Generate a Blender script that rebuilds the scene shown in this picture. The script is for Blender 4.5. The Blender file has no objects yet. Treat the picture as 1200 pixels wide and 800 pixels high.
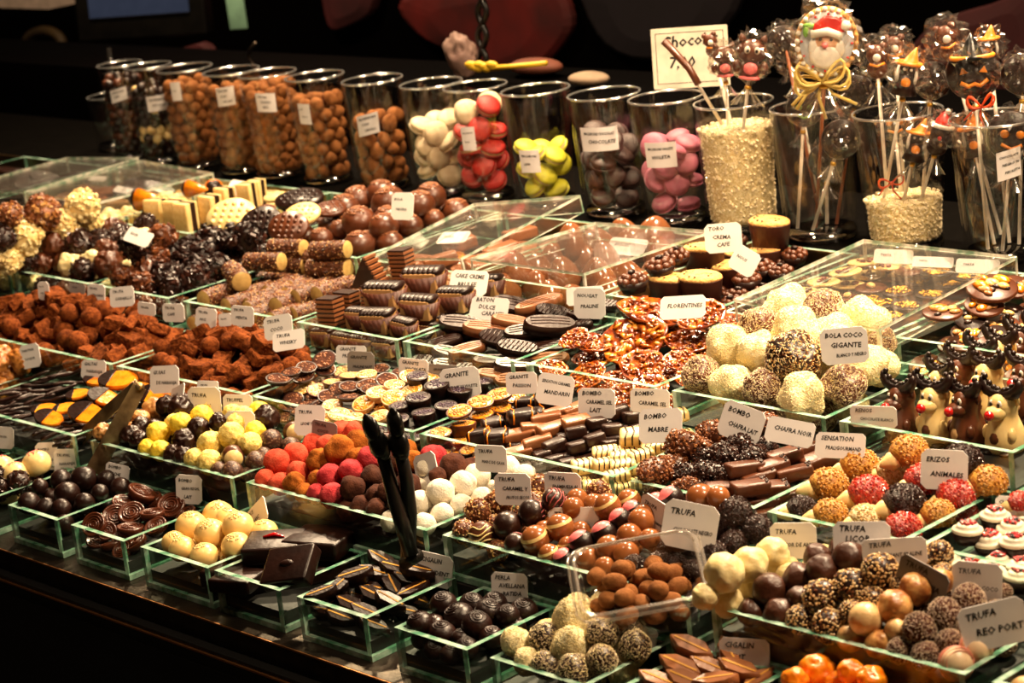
import bpy, bmesh, math, random
import numpy as np
from mathutils import Vector, Matrix, Euler, noise as mn

random.seed(7); rng = np.random.default_rng(7)
S = bpy.context.scene
COL = S.collection
R = math.radians

# ------------------------------------------------------------------ camera
F0 = 2759.54
PI_, RO_, YA_ = 0.272846, 0.120455, -0.840379
cy_, sy_ = math.cos(YA_), math.sin(YA_)
FW = np.array([sy_*math.cos(PI_), cy_*math.cos(PI_), -math.sin(PI_)])
R0 = np.array([cy_, -sy_, 0.0]); D0 = np.cross(FW, R0)
RT = math.cos(RO_)*R0 + math.sin(RO_)*D0
DN = -math.sin(RO_)*R0 + math.cos(RO_)*D0
CAM = np.array([1.63819, -1.147495, 0.8])
cd = bpy.data.cameras.new('camera'); cam = bpy.data.objects.new('camera', cd); COL.objects.link(cam)
m3 = Matrix((RT, -DN, -FW)).transposed()
cam.matrix_world = Matrix.Translation(Vector(CAM)) @ m3.to_4x4()
cd.sensor_width = 36; cd.lens = F0*36/1200; cd.clip_start = .05; cd.clip_end = 30
cd.dof.use_dof = True; cd.dof.focus_distance = 2.22; cd.dof.aperture_fstop = 11
S.camera = cam

# ------------------------------------------------------------------ world, lamps, exposure
w = bpy.data.worlds.new('world'); S.world = w; w.use_nodes = True
w.node_tree.nodes['Background'].inputs[0].default_value = (.95, .6, .35, 1)
w.node_tree.nodes['Background'].inputs[1].default_value = .006
S.view_settings.view_transform = 'Standard'; S.view_settings.look = 'None'
S.view_settings.exposure = 0.65; S.view_settings.gamma = 1
S.cycles.transparent_max_bounces = 40
S.cycles.max_bounces = 8


def lamp(name, loc, tgt, power, size, col=(1, .74, .46), spread=None):
    l = bpy.data.lights.new(name, 'AREA'); l.energy = power; l.color = col; l.shape = 'DISK'; l.size = size
    if spread: l.spread = R(spread)
    o = bpy.data.objects.new(name, l); COL.objects.link(o); o.location = loc
    o.rotation_euler = (Vector(tgt)-Vector(loc)).to_track_quat('-Z', 'Y').to_euler()
    return o


WARM = (1, .73, .46)
lamp('ceiling_or_fill_lamp', (.30, 1.00, 1.25), (.25, .40, .15), 13, .10, WARM, 110)
lamp('ceiling_or_fill_lamp', (-.55, 1.00, 1.25), (-.45, .45, .15), 10.5, .10, WARM, 110)
lamp('ceiling_or_fill_lamp', (-1.45, 1.10, 1.3), (-1.2, .75, .15), 9, .10, WARM, 110)
lamp('ceiling_or_fill_lamp', (.95, .45, 1.3), (.45, .30, .1), 4.5, .12, WARM, 110)
lamp('ceiling_or_fill_lamp', (.0, -.15, 1.55), (-.4, .75, .2), 3, .16, WARM, 90)  # weak unseen fill light, added from over the front
lamp('ceiling_or_fill_lamp', (1.15, .55, 1.35), (.1, .80, .25), 4, .14, WARM, 100)  # extra light added to brighten the jars on the back shelf

lamp('wall_fill_light', (-2.0, .9, 1.75), (-2.4, 1.9, .6), 9, .25, WARM, 120)  # unseen fill lights, added to brighten the back wall and its mural
lamp('wall_fill_light', (-.4, 1.2, 1.75), (-.8, 1.9, .5), 4.5, .25, WARM, 110)

# ------------------------------------------------------------------ picture point -> place on a level or on an upright plane
CROP = {'P': (0, 0, 1), 'K1': (0, 0, 3.636), 'K2': (300, 0, 3.636), 'K3': (600, 0, 2.963), 'K4': (860, 0, 2.759), 'K5': (0, 180, 3.636),
        'K6': (200, 180, 3.636), 'K7': (420, 220, 3.636), 'K8': (680, 230, 3.808), 'L1': (900, 250, 2.667), 'L2': (0, 310, 3.81),
        'L3': (180, 320, 3.335), 'L4': (0, 460, 3.636), 'L5': (200, 460, 3.335), 'L6': (420, 380, 3.636), 'L7': (620, 380, 3.636),
        'L8': (420, 540, 3.077), 'M1': (640, 560, 3.335), 'M2': (860, 480, 3.529), 'M3': (800, 600, 3.0), 'M4': (240, 560, 3.335),
        'M5': (0, 560, 3.333), 'M6': (780, 330, 4.0)}


def px(c, x, y):
    a, b, s = CROP[c]; return a+x/s, b+y/s


def ray(x, y): return FW*F0+RT*(x-600)+DN*(y-400)
def at(x, y, z): r = ray(x, y); return CAM+r*((z-CAM[2])/r[2])
def atv(x, y, v): r = ray(x, y); return CAM+r*((v-CAM[1])/r[1])
def pxm(p): return F0/float((np.array(p)-CAM)@FW)


def proj(p):
    q = np.array(p)-CAM; d = q@FW; return 600+F0*(q@RT)/d, 400+F0*(q@DN)/d


# ------------------------------------------------------------------ materials
MATS = {}


def nt(name):
    m = bpy.data.materials.new(name); m.use_nodes = True
    return m, m.node_tree.nodes, m.node_tree.links, m.node_tree.nodes['Principled BSDF']


def mat(name, c1, c2=None, rough=.5, nscale=40, bump=0, bscale=300, spec=.5, detail=3, thr=(.35, .65), sss=0, metal=0, coat=0, tex='noise', var=.0):
    """surface: two colours mixed by noise, fine relief from a second noise, object space (metres)"""
    if name in MATS: return MATS[name]
    m, N, L, P = nt(name)
    P.inputs['Roughness'].default_value = rough; P.inputs['Specular IOR Level'].default_value = spec
    P.inputs['Metallic'].default_value = metal; P.inputs['Coat Weight'].default_value = coat
    P.inputs['Coat Roughness'].default_value = .12
    tc = N.new('ShaderNodeTexCoord')
    c2 = c2 or tuple(x*.8 for x in c1[:3]); c1 = (*(x**1.2 for x in c1), 1); c2 = (*(x**1.2 for x in c2), 1)
    if tex == 'voronoi':
        t = N.new('ShaderNodeTexVoronoi'); t.inputs['Scale'].default_value = nscale*1.6
        sep = N.new('ShaderNodeSeparateColor'); L.new(t.outputs['Color'], sep.inputs[0]); fac = sep.outputs[0]
    else:
        t = N.new('ShaderNodeTexNoise'); t.inputs['Scale'].default_value = nscale*(2 if bump else 1); t.inputs['Detail'].default_value = detail
        fac = t.outputs['Fac']
    L.new(tc.outputs['Object'], t.inputs['Vector'])
    r = N.new('ShaderNodeValToRGB'); L.new(fac, r.inputs[0])
    r.color_ramp.elements[0].position = thr[0]; r.color_ramp.elements[1].position = thr[1]
    r.color_ramp.elements[0].color = c1; r.color_ramp.elements[1].color = c2
    out = r.outputs[0]
    if var:
        oi = N.new('ShaderNodeObjectInfo'); h = N.new('ShaderNodeHueSaturation')
        mp = N.new('ShaderNodeMapRange'); L.new(oi.outputs['Random'], mp.inputs[0])
        mp.inputs[3].default_value = 1-var; mp.inputs[4].default_value = 1+var
        L.new(mp.outputs[0], h.inputs['Value']); L.new(out, h.inputs['Color']); out = h.outputs[0]
    L.new(out, P.inputs['Base Color'])
    if sss:
        P.inputs['Subsurface Weight'].default_value = sss; P.inputs['Subsurface Radius'].default_value = (.006, .004, .002)
        P.inputs['Subsurface Scale'].default_value = 1
    if bump:
        n2 = N.new('ShaderNodeTexNoise'); n2.inputs['Scale'].default_value = bscale*1.7; n2.inputs['Detail'].default_value = 3
        L.new(tc.outputs['Object'], n2.inputs['Vector'])
        b = N.new('ShaderNodeBump'); b.inputs['Strength'].default_value = bump; b.inputs['Distance'].default_value = .0016
        L.new(n2.outputs['Fac'], b.inputs['Height']); L.new(b.outputs[0], P.inputs['Normal'])
    MATS[name] = m; return m


def clear(name, tint=(1, 1, 1), refl=.06, fres=1.45, rough=.03, veil=0, vcol=(1, 1, 1), gz=.8):
    """thin clear sheet: tinted see-through plus a mirror share by Fresnel, and a pale diffuse veil painted in as haze"""
    if name in MATS: return MATS[name]
    m, N, L, P = nt(name); N.remove(P)
    t = N.new('ShaderNodeBsdfTransparent'); t.inputs[0].default_value = (*tint, 1)
    g = N.new('ShaderNodeBsdfGlossy'); g.inputs['Roughness'].default_value = rough; g.inputs[0].default_value = (1, 1, 1, 1)
    # Schlick reflection, the same from both faces of the sheet
    ge = N.new('ShaderNodeNewGeometry'); dp = N.new('ShaderNodeVectorMath'); dp.operation = 'DOT_PRODUCT'
    L.new(ge.outputs['Incoming'], dp.inputs[0]); L.new(ge.outputs['Normal'], dp.inputs[1]); r0 = ((fres-1)/(fres+1))**2

    def mth(op, x, y):
        k = N.new('ShaderNodeMath'); k.operation = op
        for i, q in enumerate((x, y)):
            if q is None: continue
            if isinstance(q, (int, float)): k.inputs[i].default_value = q
            else: L.new(q, k.inputs[i])
        return k.outputs[0]
    ab = mth('ABSOLUTE', dp.outputs['Value'], None); pw = mth('POWER', mth('SUBTRACT', 1.0, ab), 5.0)
    a = N.new('ShaderNodeMath'); a.operation = 'ADD'; a.inputs[1].default_value = refl+r0; a.use_clamp = True
    L.new(mth('MULTIPLY', pw, (1-r0)*gz), a.inputs[0])
    mx = N.new('ShaderNodeMixShader'); L.new(a.outputs[0], mx.inputs[0]); L.new(t.outputs[0], mx.inputs[1]); L.new(g.outputs[0], mx.inputs[2])
    out = mx.outputs[0]
    if veil:  # flat pale share stands in for the whitish sheen on the sheet
        d = N.new('ShaderNodeBsdfDiffuse'); d.inputs[0].default_value = (*vcol, 1)
        m2 = N.new('ShaderNodeMixShader'); m2.inputs[0].default_value = veil; L.new(out, m2.inputs[1]); L.new(d.outputs[0], m2.inputs[2]); out = m2.outputs[0]
    L.new(out, N['Material Output'].inputs[0]); MATS[name] = m; return m


def edge(name, col, trans=.3):
    """polished edge of a glass or acrylic sheet: the light gathered in it is painted as pale patches"""
    if name in MATS: return MATS[name]
    m, N, L, P = nt(name)
    P.inputs['Base Color'].default_value = (*col, 1); P.inputs['Roughness'].default_value = .15
    P.inputs['Specular IOR Level'].default_value = .8
    tc = N.new('ShaderNodeTexCoord'); n = N.new('ShaderNodeTexNoise'); n.inputs['Scale'].default_value = 60; n.inputs['Detail'].default_value = 4
    L.new(tc.outputs['Object'], n.inputs['Vector'])
    r = N.new('ShaderNodeValToRGB'); L.new(n.outputs['Fac'], r.inputs[0])
    r.color_ramp.elements[0].position = .38; r.color_ramp.elements[1].position = .66
    r.color_ramp.elements[0].color = (col[0]*.16, col[1]*.36, col[2]*.26, 1); r.color_ramp.elements[1].color = (*col, 1)  # dark to pale ramp puts the gathered light into the colour
    L.new(r.outputs[0], P.inputs['Base Color'])
    t = N.new('ShaderNodeBsdfTransparent'); mx = N.new('ShaderNodeMixShader'); mx.inputs[0].default_value = trans
    L.new(P.outputs[0], mx.inputs[1]); L.new(t.outputs[0], mx.inputs[2]); L.new(mx.outputs[0], N['Material Output'].inputs[0])
    MATS[name] = m; return m


GLASS = clear('tray_glass', (.93, .975, .945), .0, 1.45)
GEDGE = edge('tray_glass_edge', (.56, .78, .64), .2)
ACRY = clear('acrylic', (.97, .965, .96), .02, 1.45, .05, .012, (1, .9, .8))
AEDGE = edge('acrylic_edge', (.95, .88, .78), .25)
JARG = clear('jar_glass', (.975, .97, .965), .0, 1.42, .04, gz=.4)
CELLO = clear('cellophane', (.95, .93, .91), .06, 1.45, .10, .008, (1, .92, .8))
PLAST = clear('clear_plastic', (.96, .95, .93), .05, 1.35, .08, .008, (1, .9, .8))
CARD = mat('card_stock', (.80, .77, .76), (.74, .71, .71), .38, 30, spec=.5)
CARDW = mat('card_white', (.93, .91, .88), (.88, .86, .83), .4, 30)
CARDSH = mat('card_shaded', (.30, .28, .27), (.25, .23, .22), .35, 30)  # darker copy of the card stock, shade on turned cards painted in
INK = mat('ink', (.012, .01, .012), rough=.6)
STEEL = mat('steel', (.16, .125, .10), (.10, .08, .065), .38, 20, .2, 150, metal=1)
STEELB = mat('steel_dark', (.022, .019, .017), (.014, .012, .011), .4, 12, .15, 100, spec=.5)
BLACK = mat('black_panel', (.012, .011, .011), (.008, .008, .008), .45, 8)
BLACKP = mat('black_plastic', (.012, .011, .010), (.018, .016, .014), .3, 30)

MILK = mat('milk_chocolate', (.14, .046, .017), (.105, .033, .012), .36, 60, .15, 250, spec=.5, var=.12)
MILKL = mat('milk_chocolate_light', (.33, .145, .062), (.28, .115, .048), .32, 60, .12, 250, var=.1)
DARK = mat('dark_chocolate', (.030, .0095, .0055), (.019, .006, .0035), .36, 60, .25, 250, spec=.38, var=.2)
DARKM = mat('bitter_brown_chocolate', (.045, .014, .007), (.028, .009, .0045), .34, 60, .15, 250, var=.2)
WHITE = mat('white_chocolate', (.83, .66, .34), (.77, .58, .26), .35, 60, .12, 250, sss=.15, var=.05)
IVORY = mat('ivory_coating', (.82, .71, .42), (.70, .57, .28), .45, 90, .3, 300, var=.06)
COCOA = mat('cocoa_powder', (.29, .094, .026), (.13, .035, .009), .92, 130, 1.0, 500, spec=.1, var=.15)
COCOAL = mat('cocoa_powder_light', (.32, .145, .052), (.22, .09, .028), .85, 60, .5, 500, spec=.15, var=.1)
COCOAA = mat('cocoa_powder_amber', (.42, .155, .03), (.27, .085, .015), .9, 60, .6, 500, spec=.1, var=.15)
COCOAD = mat('cocoa_powder_dark', (.115, .040, .02), (.065, .02, .01), .85, 60, .6, 500, spec=.2, var=.15)
COCNUT = mat('shredded_coconut', (.92, .86, .62), (.83, .73, .42), .7, 260, 1, 900, spec=.2, sss=.1)
COCBRN = mat('coconut_over_chocolate', (.09, .035, .02), (.66, .55, .42), .7, 330, 1, 900, spec=.2, thr=(.47, .56))
COCBRN2 = mat('coconut_thin_over_chocolate', (.12, .045, .022), (.60, .46, .30), .6, 300, 1, 900, spec=.3, thr=(.5, .62))
COCGREY = mat('coconut_flour_coat', (.30, .19, .13), (.58, .46, .38), .8, 300, 1, 900, spec=.1, thr=(.42, .6))
YELLOW = mat('lemon_sugar', (.86, .66, .08), (.82, .58, .05), .55, 60, .4, 400)
CREAM = mat('cream_shavings', (.84, .70, .27), (.74, .55, .14), .5, 160, .6, 500, sss=.1)
POWD = mat('icing_sugar', (.82, .77, .66), (.74, .68, .56), .9, 60, .5, 500, spec=.1, var=.04)
CORAL = mat('coral_sugar', (.68, .13, .075), (.52, .075, .04), .8, 80, .6, 500, spec=.15, var=.1)
MAGEN = mat('raspberry_sugar', (.55, .075, .085), (.36, .03, .04), .8, 80, .6, 500, spec=.15, var=.12)
NUTTY = mat('chopped_almond', (.50, .30, .12), (.26, .10, .035), .5, 420, .7, 700, tex='voronoi', thr=(.45, .6), var=.1)
NUTSES = mat('sesame_praline', (.62, .43, .22), (.17, .06, .025), .5, 420, .7, 700, tex='voronoi', thr=(.4, .55), var=.1)
GOLDNUT = mat('golden_crumb', (.62, .34, .07), (.40, .18, .03), .45, 420, .6, 700, tex='voronoi', thr=(.3, .7))
SESAME = mat('white_sesame', (.85, .72, .46), (.55, .36, .14), .5, 420, .6, 700, tex='voronoi', thr=(.5, .6))
REDSUG = mat('red_sugar', (.55, .045, .02), (.30, .015, .01), .25, 420, .8, 700, tex='voronoi', thr=(.3, .7), spec=.9)
CRUNCHM = mat('milk_crunch', (.34, .14, .06), (.17, .06, .024), .35, 260, .8, 500, tex='voronoi', thr=(.3, .7))
CRUNCHD = mat('dark_crunch', (.10, .034, .018), (.045, .015, .008), .3, 260, .8, 500, tex='voronoi', thr=(.3, .7))
VERMI = mat('chocolate_vermicelli', (.05, .018, .011), (.02, .007, .004), .35, 500, 1, 800, tex='voronoi', thr=(.3, .7))
CARAM = mat('marbled_caramel', (.62, .36, .14), (.34, .13, .035), .35, 70, .25, 250, thr=(.4, .62), var=.1)
CARAML = mat('marbled_blond', (.72, .52, .27), (.46, .23, .08), .35, 60, .2, 250, thr=(.45, .7), var=.06)
FLOR = mat('florentine_caramel', (.55, .155, .015), (.20, .035, .005), .2, 170, .6, 260, spec=.8, thr=(.35, .62), coat=.5)
FLORY = mat('florentine_gold', (.78, .38, .05), (.45, .13, .015), .2, 140, .6, 260, spec=.8, thr=(.4, .68), coat=.5)
NUTSLICE = mat('toasted_nut', (.78, .55, .24), (.62, .36, .10), .35, 200, .3, 400)
ORANGE = mat('candied_orange', (.80, .22, .008), (.86, .36, .02), .25, 90, .4, 300, spec=.7, coat=.4, thr=(.35, .7))
ORANGEY = mat('candied_lemon_flesh', (.86, .42, .035), (.82, .29, .015), .3, 90, .3, 300, spec=.6, coat=.3)
MUFF = mat('muffin_crumb', (.78, .50, .19), (.55, .28, .07), .75, 160, 1, 400, thr=(.35, .75))
PAPER = mat('brown_paper_cup', (.12, .032, .013), (.09, .024, .01), .55, 60, .1)
FLECK = mat('nut_fleck', (.80, .62, .36), (.62, .40, .16), .4, 90)
CRIMSON = mat('red_glaze', (.62, .012, .012), (.5, .01, .01), .15, 30, spec=.8, coat=.6)
PINK = mat('pink_icing', (.82, .24, .25), (.76, .2, .21), .35, 50)
PINKST = mat('pink_chocolate', (.45, .12, .12), rough=.4)
GOLD = mat('gold_flake', (.95, .62, .12), (.80, .45, .06), .25, 300, .5, 400, metal=.6)
BLOND = mat('blond_truffle_filling', (.62, .44, .17), (.5, .34, .12), .6, 80, .2)
EYEW = mat('eye_white', (.85, .8, .7), rough=.2)
GREEN = mat('mint_green', (.35, .62, .40), rough=.4)
SUGAR = mat('sugar_crystal', (.90, .80, .52), (.68, .54, .26), .15, 420, 1, 500, tex='voronoi', spec=1, thr=(.2, .9))
SPARK = mat('sugar_sparkle', (.96, .85, .6), rough=.1, spec=1)
MACR = {n: mat('macaron_'+n, c, d, .55, 60, .3, 500, var=.05) for n, c, d in (
    ('red', (.48, .03, .018), (.36, .018, .01)), ('green', (.62, .60, .05), (.52, .50, .03)), ('choc', (.06, .02, .011), (.04, .013, .007)),
    ('violet', (.48, .17, .24), (.40, .13, .19)), ('cream', (.72, .62, .44), (.62, .5, .32)))}
FILL = mat('macaron_filling', (.75, .62, .36), rough=.6)

SHRED = mat('coconut_shred', (.93, .83, .54), (.86, .72, .38), .6, 60, sss=.05)
SHRED2 = mat('coconut_shred_dim', (.74, .62, .45), (.60, .46, .30), .6, 60)
GREYFL = mat('coconut_flour_grain', (.60, .48, .40), (.45, .34, .26), .7, 60)
ALM1 = mat('almond_chip', (.72, .50, .24), (.58, .36, .14), .5, 60); ALM2 = mat('almond_chip_pale', (.86, .68, .40), rough=.5)
GOLDC = mat('golden_chip', (.62, .33, .06), (.46, .21, .03), .45, 60)
REDC_ = mat('red_sugar_grain', (.66, .05, .025), (.40, .02, .012), .15, 60, spec=1); REDC2 = mat('red_sugar_light', (.85, .30, .2), rough=.15, spec=1)
VERM = mat('vermicelli_rod', (.06, .02, .012), (.035, .012, .008), .3, 60, spec=.6); MILKC = mat('milk_chip', (.26, .10, .038), (.17, .06, .022), .3, 60); MILKC2 = mat('milk_chip_light', (.38, .17, .07), rough=.35)
DARKC = mat('dark_chip', (.075, .025, .014), (.045, .015, .009), .28, 60)

# ------------------------------------------------------------------ mesh helpers


def M_new(name, V, Fc, mats, mi=None, smooth=True):
    me = bpy.data.meshes.new(name); me.from_pydata([tuple(map(float, v)) for v in V], [], [tuple(f) for f in Fc])
    for m in mats: me.materials.append(m)
    if mi is not None: me.polygons.foreach_set('material_index', np.asarray(mi, dtype=np.int32))
    if smooth: me.polygons.foreach_set('use_smooth', np.ones(len(me.polygons), dtype=bool))
    me.update(); return me


class B:
    """collects pieces of one mesh"""
    def __init__(s): s.V = []; s.F = []; s.MI = []; s.mats = []; s.flat = []

    def mid(s, m):
        if m not in s.mats: s.mats.append(m)
        return s.mats.index(m)

    def add(s, V, Fc, m, M=None, flat=False):
        k = len(s.V); V = [Vector(v) for v in V]
        if M is not None: V = [M @ v for v in V]
        s.V += V; i = s.mid(m)
        s.F += [tuple(a+k for a in f) for f in Fc]; s.MI += [i]*len(Fc); s.flat += [flat]*len(Fc); return s

    def box(s, x0, x1, y0, y1, z0, z1, m, M=None, bev=0, msides=None):
        if bev:
            b = bmesh.new(); bmesh.ops.create_cube(b, size=1)
            for v in b.verts: v.co = Vector(((x0+x1)/2+v.co.x*(x1-x0), (y0+y1)/2+v.co.y*(y1-y0), (z0+z1)/2+v.co.z*(z1-z0)))
            bmesh.ops.bevel(b, geom=b.edges[:], offset=bev, segments=2, profile=.6, affect='EDGES')
            V = [v.co.copy() for v in b.verts]; b.verts.index_update(); Fc = [[v.index for v in f.verts] for f in b.faces]; b.free()
            return s.add(V, Fc, m, M)
        V = [(x, y, z) for z in (z0, z1) for y in (y0, y1) for x in (x0, x1)]
        return s.add(V, [(0, 2, 3, 1), (4, 5, 7, 6), (0, 1, 5, 4), (2, 6, 7, 3), (0, 4, 6, 2), (1, 3, 7, 5)], m, M, True)

    def lathe(s, prof, m, n=24, M=None, cap=True, sx=1, sy=1, wob=None):
        V = []; Fc = []
        for j, (r, z) in enumerate(prof):
            for i in range(n):
                a = 2*math.pi*i/n; q = wob(a, j) if wob else 1
                V.append((r*q*sx*math.cos(a), r*q*sy*math.sin(a), z))
        for j in range(len(prof)-1):
            for i in range(n):
                k = (i+1) % n; Fc.append((j*n+i, j*n+k, (j+1)*n+k, (j+1)*n+i))
        if cap:
            if prof[0][0] > 1e-6: Fc.append(tuple(range(n))[::-1])
            if prof[-1][0] > 1e-6: Fc.append(tuple((len(prof)-1)*n+i for i in range(n)))
        return s.add(V, Fc, m, M)

    def tube(s, pts, r, m, n=8, M=None, rads=None):
        pts = [Vector(p) for p in pts]; V = []; Fc = []
        up = Vector((0, 0, 1)); prev = None
        for j, p in enumerate(pts):
            t = (pts[min(j+1, len(pts)-1)]-pts[max(j-1, 0)]).normalized()
            if prev is None: a = t.orthogonal().normalized()
            else: a = (prev-t*prev.dot(t)).normalized()
            prev = a; b = t.cross(a); rr = rads[j] if rads else r
            for i in range(n):
                q = 2*math.pi*i/n; V.append(p+(a*math.cos(q)+b*math.sin(q))*rr)
        for j in range(len(pts)-1):
            for i in range(n):
                k = (i+1) % n; Fc.append((j*n+i, j*n+k, (j+1)*n+k, (j+1)*n+i))
        Fc.append(tuple(range(n))[::-1]); Fc.append(tuple((len(pts)-1)*n+i for i in range(n)))
        return s.add(V, Fc, m, M)

    def ball(s, c, r, m, sub=2, sc=(1, 1, 1), M=None):
        V, Fc = ico(sub); T = Matrix.Translation(Vector(c)) @ Matrix.Diagonal((r*sc[0], r*sc[1], r*sc[2], 1))
        if M is not None: T = M @ T
        return s.add([tuple(v) for v in V], Fc, m, T)

    def prism(s, poly, z0, z1, m, M=None, bev=0, mtop=None):
        n = len(poly); c = Vector((sum(p[0] for p in poly)/n, sum(p[1] for p in poly)/n))
        if bev:
            rings = [(1, z0), (1, z1-bev), (None, z1)]
        else: rings = [(1, z0), (1, z1)]
        V = []
        for q, z in rings:
            for p in poly:
                if q is None:
                    d = Vector(p)-c; k = max(0, 1-bev/max(d.length, 1e-6)); V.append((c.x+d.x*k, c.y+d.y*k, z))
                else: V.append((p[0], p[1], z))
        Fc = [(j*n+i, j*n+(i+1) % n, (j+1)*n+(i+1) % n, (j+1)*n+i) for j in range(len(rings)-1) for i in range(n)]
        s.add(V, Fc+[tuple(range(n))[::-1]], m, M, bev == 0)
        k = (len(rings)-1)*n
        return s.add([V[k+i] for i in range(n)], [tuple(range(n))], mtop or m, M, True)

    def mesh(s, name='mesh'):
        me = M_new(name, s.V, s.F, s.mats, s.MI)
        me.polygons.foreach_set('use_smooth', np.array([not f for f in s.flat], dtype=bool)); return me

    def obj(s, name, parent=None, link=True):
        o = bpy.data.objects.new(name, s.mesh(name))
        if link: COL.objects.link(o)
        if parent: o.parent = parent
        return o


_ico = {}


def ico(sub):
    if sub not in _ico:
        b = bmesh.new(); bmesh.ops.create_icosphere(b, subdivisions=sub, radius=1)
        b.verts.index_update()
        V = np.array([v.co[:] for v in b.verts]); V /= np.linalg.norm(V, axis=1)[:, None]
        _ico[sub] = (V, [[v.index for v in f.verts] for f in b.faces]); b.free()
    return _ico[sub]


def nz(V, f, seed): return np.array([mn.noise(Vector(v)*f+Vector((seed*7.3, seed*3.1, seed))) for v in V])


def blob(r, m, sub=3, low=.04, lf=1.3, hi=0., hf=9, cells=0, camp=.08, ridge=0, rf=2.5, sc=(1, 1, 1), seed=0, flat=0, facet=0):
    """one rounded sweet with lumps (low), shag (hi), stuck-on crumbs (cells) or ruffles (ridge)"""
    V, Fc = ico(sub); d = np.ones(len(V))
    if low: d += low*nz(V, lf, seed)*1.6
    if hi: d += hi*nz(V, hf, seed+5)+hi*.5*nz(V, hf*2.2, seed+9)
    if ridge: d += ridge*(1-np.abs(nz(V, rf, seed+3))*2.6)*.5
    if cells:
        g = np.random.default_rng(seed+11); c = g.normal(size=(cells, 3)); c /= np.linalg.norm(c, axis=1)[:, None]
        q = V@c.T; q.sort(axis=1); d += camp*(1-np.clip((1-q[:, -1])/(1-q[:, -1]).max()*2.2, 0, 1))+camp*.4*((q[:, -1]-q[:, -2]) > .01)
    if facet:
        g = np.random.default_rng(seed+3); c = g.normal(size=(9, 3)); c /= np.linalg.norm(c, axis=1)[:, None]
        for k in c: q = V@k; d *= np.where(q*d > facet, facet/np.maximum(q*d, 1e-3), 1)
    W = V*d[:, None]*r*np.array(sc)
    if flat: W[:, 2] = np.maximum(W[:, 2], -r*sc[2]*flat)
    return M_new('sweet', W, Fc, [m])


def crusted(r, m, crumb, n, size, low=.05, sc=(1, 1, 1), seed=0, flat=0, lift=.0, sub=3, keep=None):
    """a lumpy sweet with real crumbs, shreds or grains stuck on; size: half lengths of a grain over r"""
    base = blob(r, m, sub, low=low, sc=sc, seed=seed, flat=flat); b = B()
    b.add([v.co.copy() for v in base.vertices], [tuple(p.vertices) for p in base.polygons], m)
    g = random.Random(seed+77); cr = crumb if isinstance(crumb, (list, tuple)) else [crumb]; k = 0
    for i in range(n):
        z = 1-2*(i+.5)/n; a = i*2.399963+g.uniform(-.3, .3); z += g.uniform(-.6, .6)/math.sqrt(n); z = max(-1, min(1, z))
        q = math.sqrt(max(0, 1-z*z)); d = Vector((q*math.cos(a), q*math.sin(a), z))
        if keep and not keep(d): continue
        s = 1+low*1.6*mn.noise(d*1.3+Vector((seed*7.3, seed*3.1, seed))); p = Vector((d.x*s*r*sc[0], d.y*s*r*sc[1], d.z*s*r*sc[2]))
        if flat and p.z < -r*sc[2]*flat: continue
        u_ = g.uniform(.6, 1.3)
        M = Matrix.Translation(p+d*r*lift) @ d.to_track_quat('Z', 'Y').to_matrix().to_4x4() @ Euler((g.uniform(-.5, .5), g.uniform(-.5, .5), g.uniform(0, 6.28))).to_matrix().to_4x4() @ Matrix.Diagonal((size[0]*r*u_, size[1]*r*u_, size[2]*r*u_, 1))
        V = [(1, 0, -.3), (0, 1, -.3), (-1, 0, -.3), (0, -1, -.3), (.5, .5, .8), (-.5, .4, 1), (-.4, -.6, .7), (.6, -.4, .9)]
        b.add(V, [(0, 1, 4), (1, 2, 5), (1, 5, 4), (2, 3, 6), (2, 6, 5), (3, 0, 7), (3, 7, 6), (0, 4, 7), (4, 5, 6), (4, 6, 7)], cr[g.randrange(len(cr))], M, True)
    return b.mesh()


def crust(key, look, m, crumb, n, size, np_=3, name='truffle', cat='truffle', ratio=.97, **kw):
    kind(key, name, look, cat, [crusted(U, m, crumb, n, size, seed=i*13+len(key), **kw) for i in range(np_)], ratio)


def mobj(name, me, parent=None):
    o = bpy.data.objects.new(name, me)
    if parent: o.parent = parent
    return o


KIDS = {}


def kids(o):
    return [c for c in KIDS.get(o.name, [])]


def child(par, name, me, M=None):
    o = bpy.data.objects.new(name, me); o.parent = par
    if M is not None: o.matrix_local = M
    KIDS.setdefault(par.name, []).append(o); return o


def copy_tree(o, parent=None):
    c = o.copy(); COL.objects.link(c); c.parent = parent
    for k in kids(o): copy_tree(k, c)
    return c


def tag(o, label=None, cat=None, group=None, kind=None):
    if label: o['label'] = label
    if cat: o['category'] = cat
    if group: o['group'] = group
    if kind: o['kind'] = kind
    return o


def structure(o): o['kind'] = 'structure'; return o


# ------------------------------------------------------------------ kinds of sweets: name -> (object name, look, category, half height/radius ratio, [prototypes])
KIND = {}


LEAN = dict(flor=20, flory=20, gran_dark=16, gran_nut=14, gran_yel=14, gran_cup=8, passion=14, ovalmilk=20, ovaldark=20, ovalstripe=20, ciga_dark=24, ciga_milk=22, coin=22, bigmend=22, bigmendd=22, orslice=22, orslice2=22, swirl=15, swirlm=15, mabre=12, milkbar=8, mac_red=45, mac_green=45, mac_choc=45, mac_violet=45, mac_cream=45, lw=0, egg=8, slabb=0)


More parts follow.
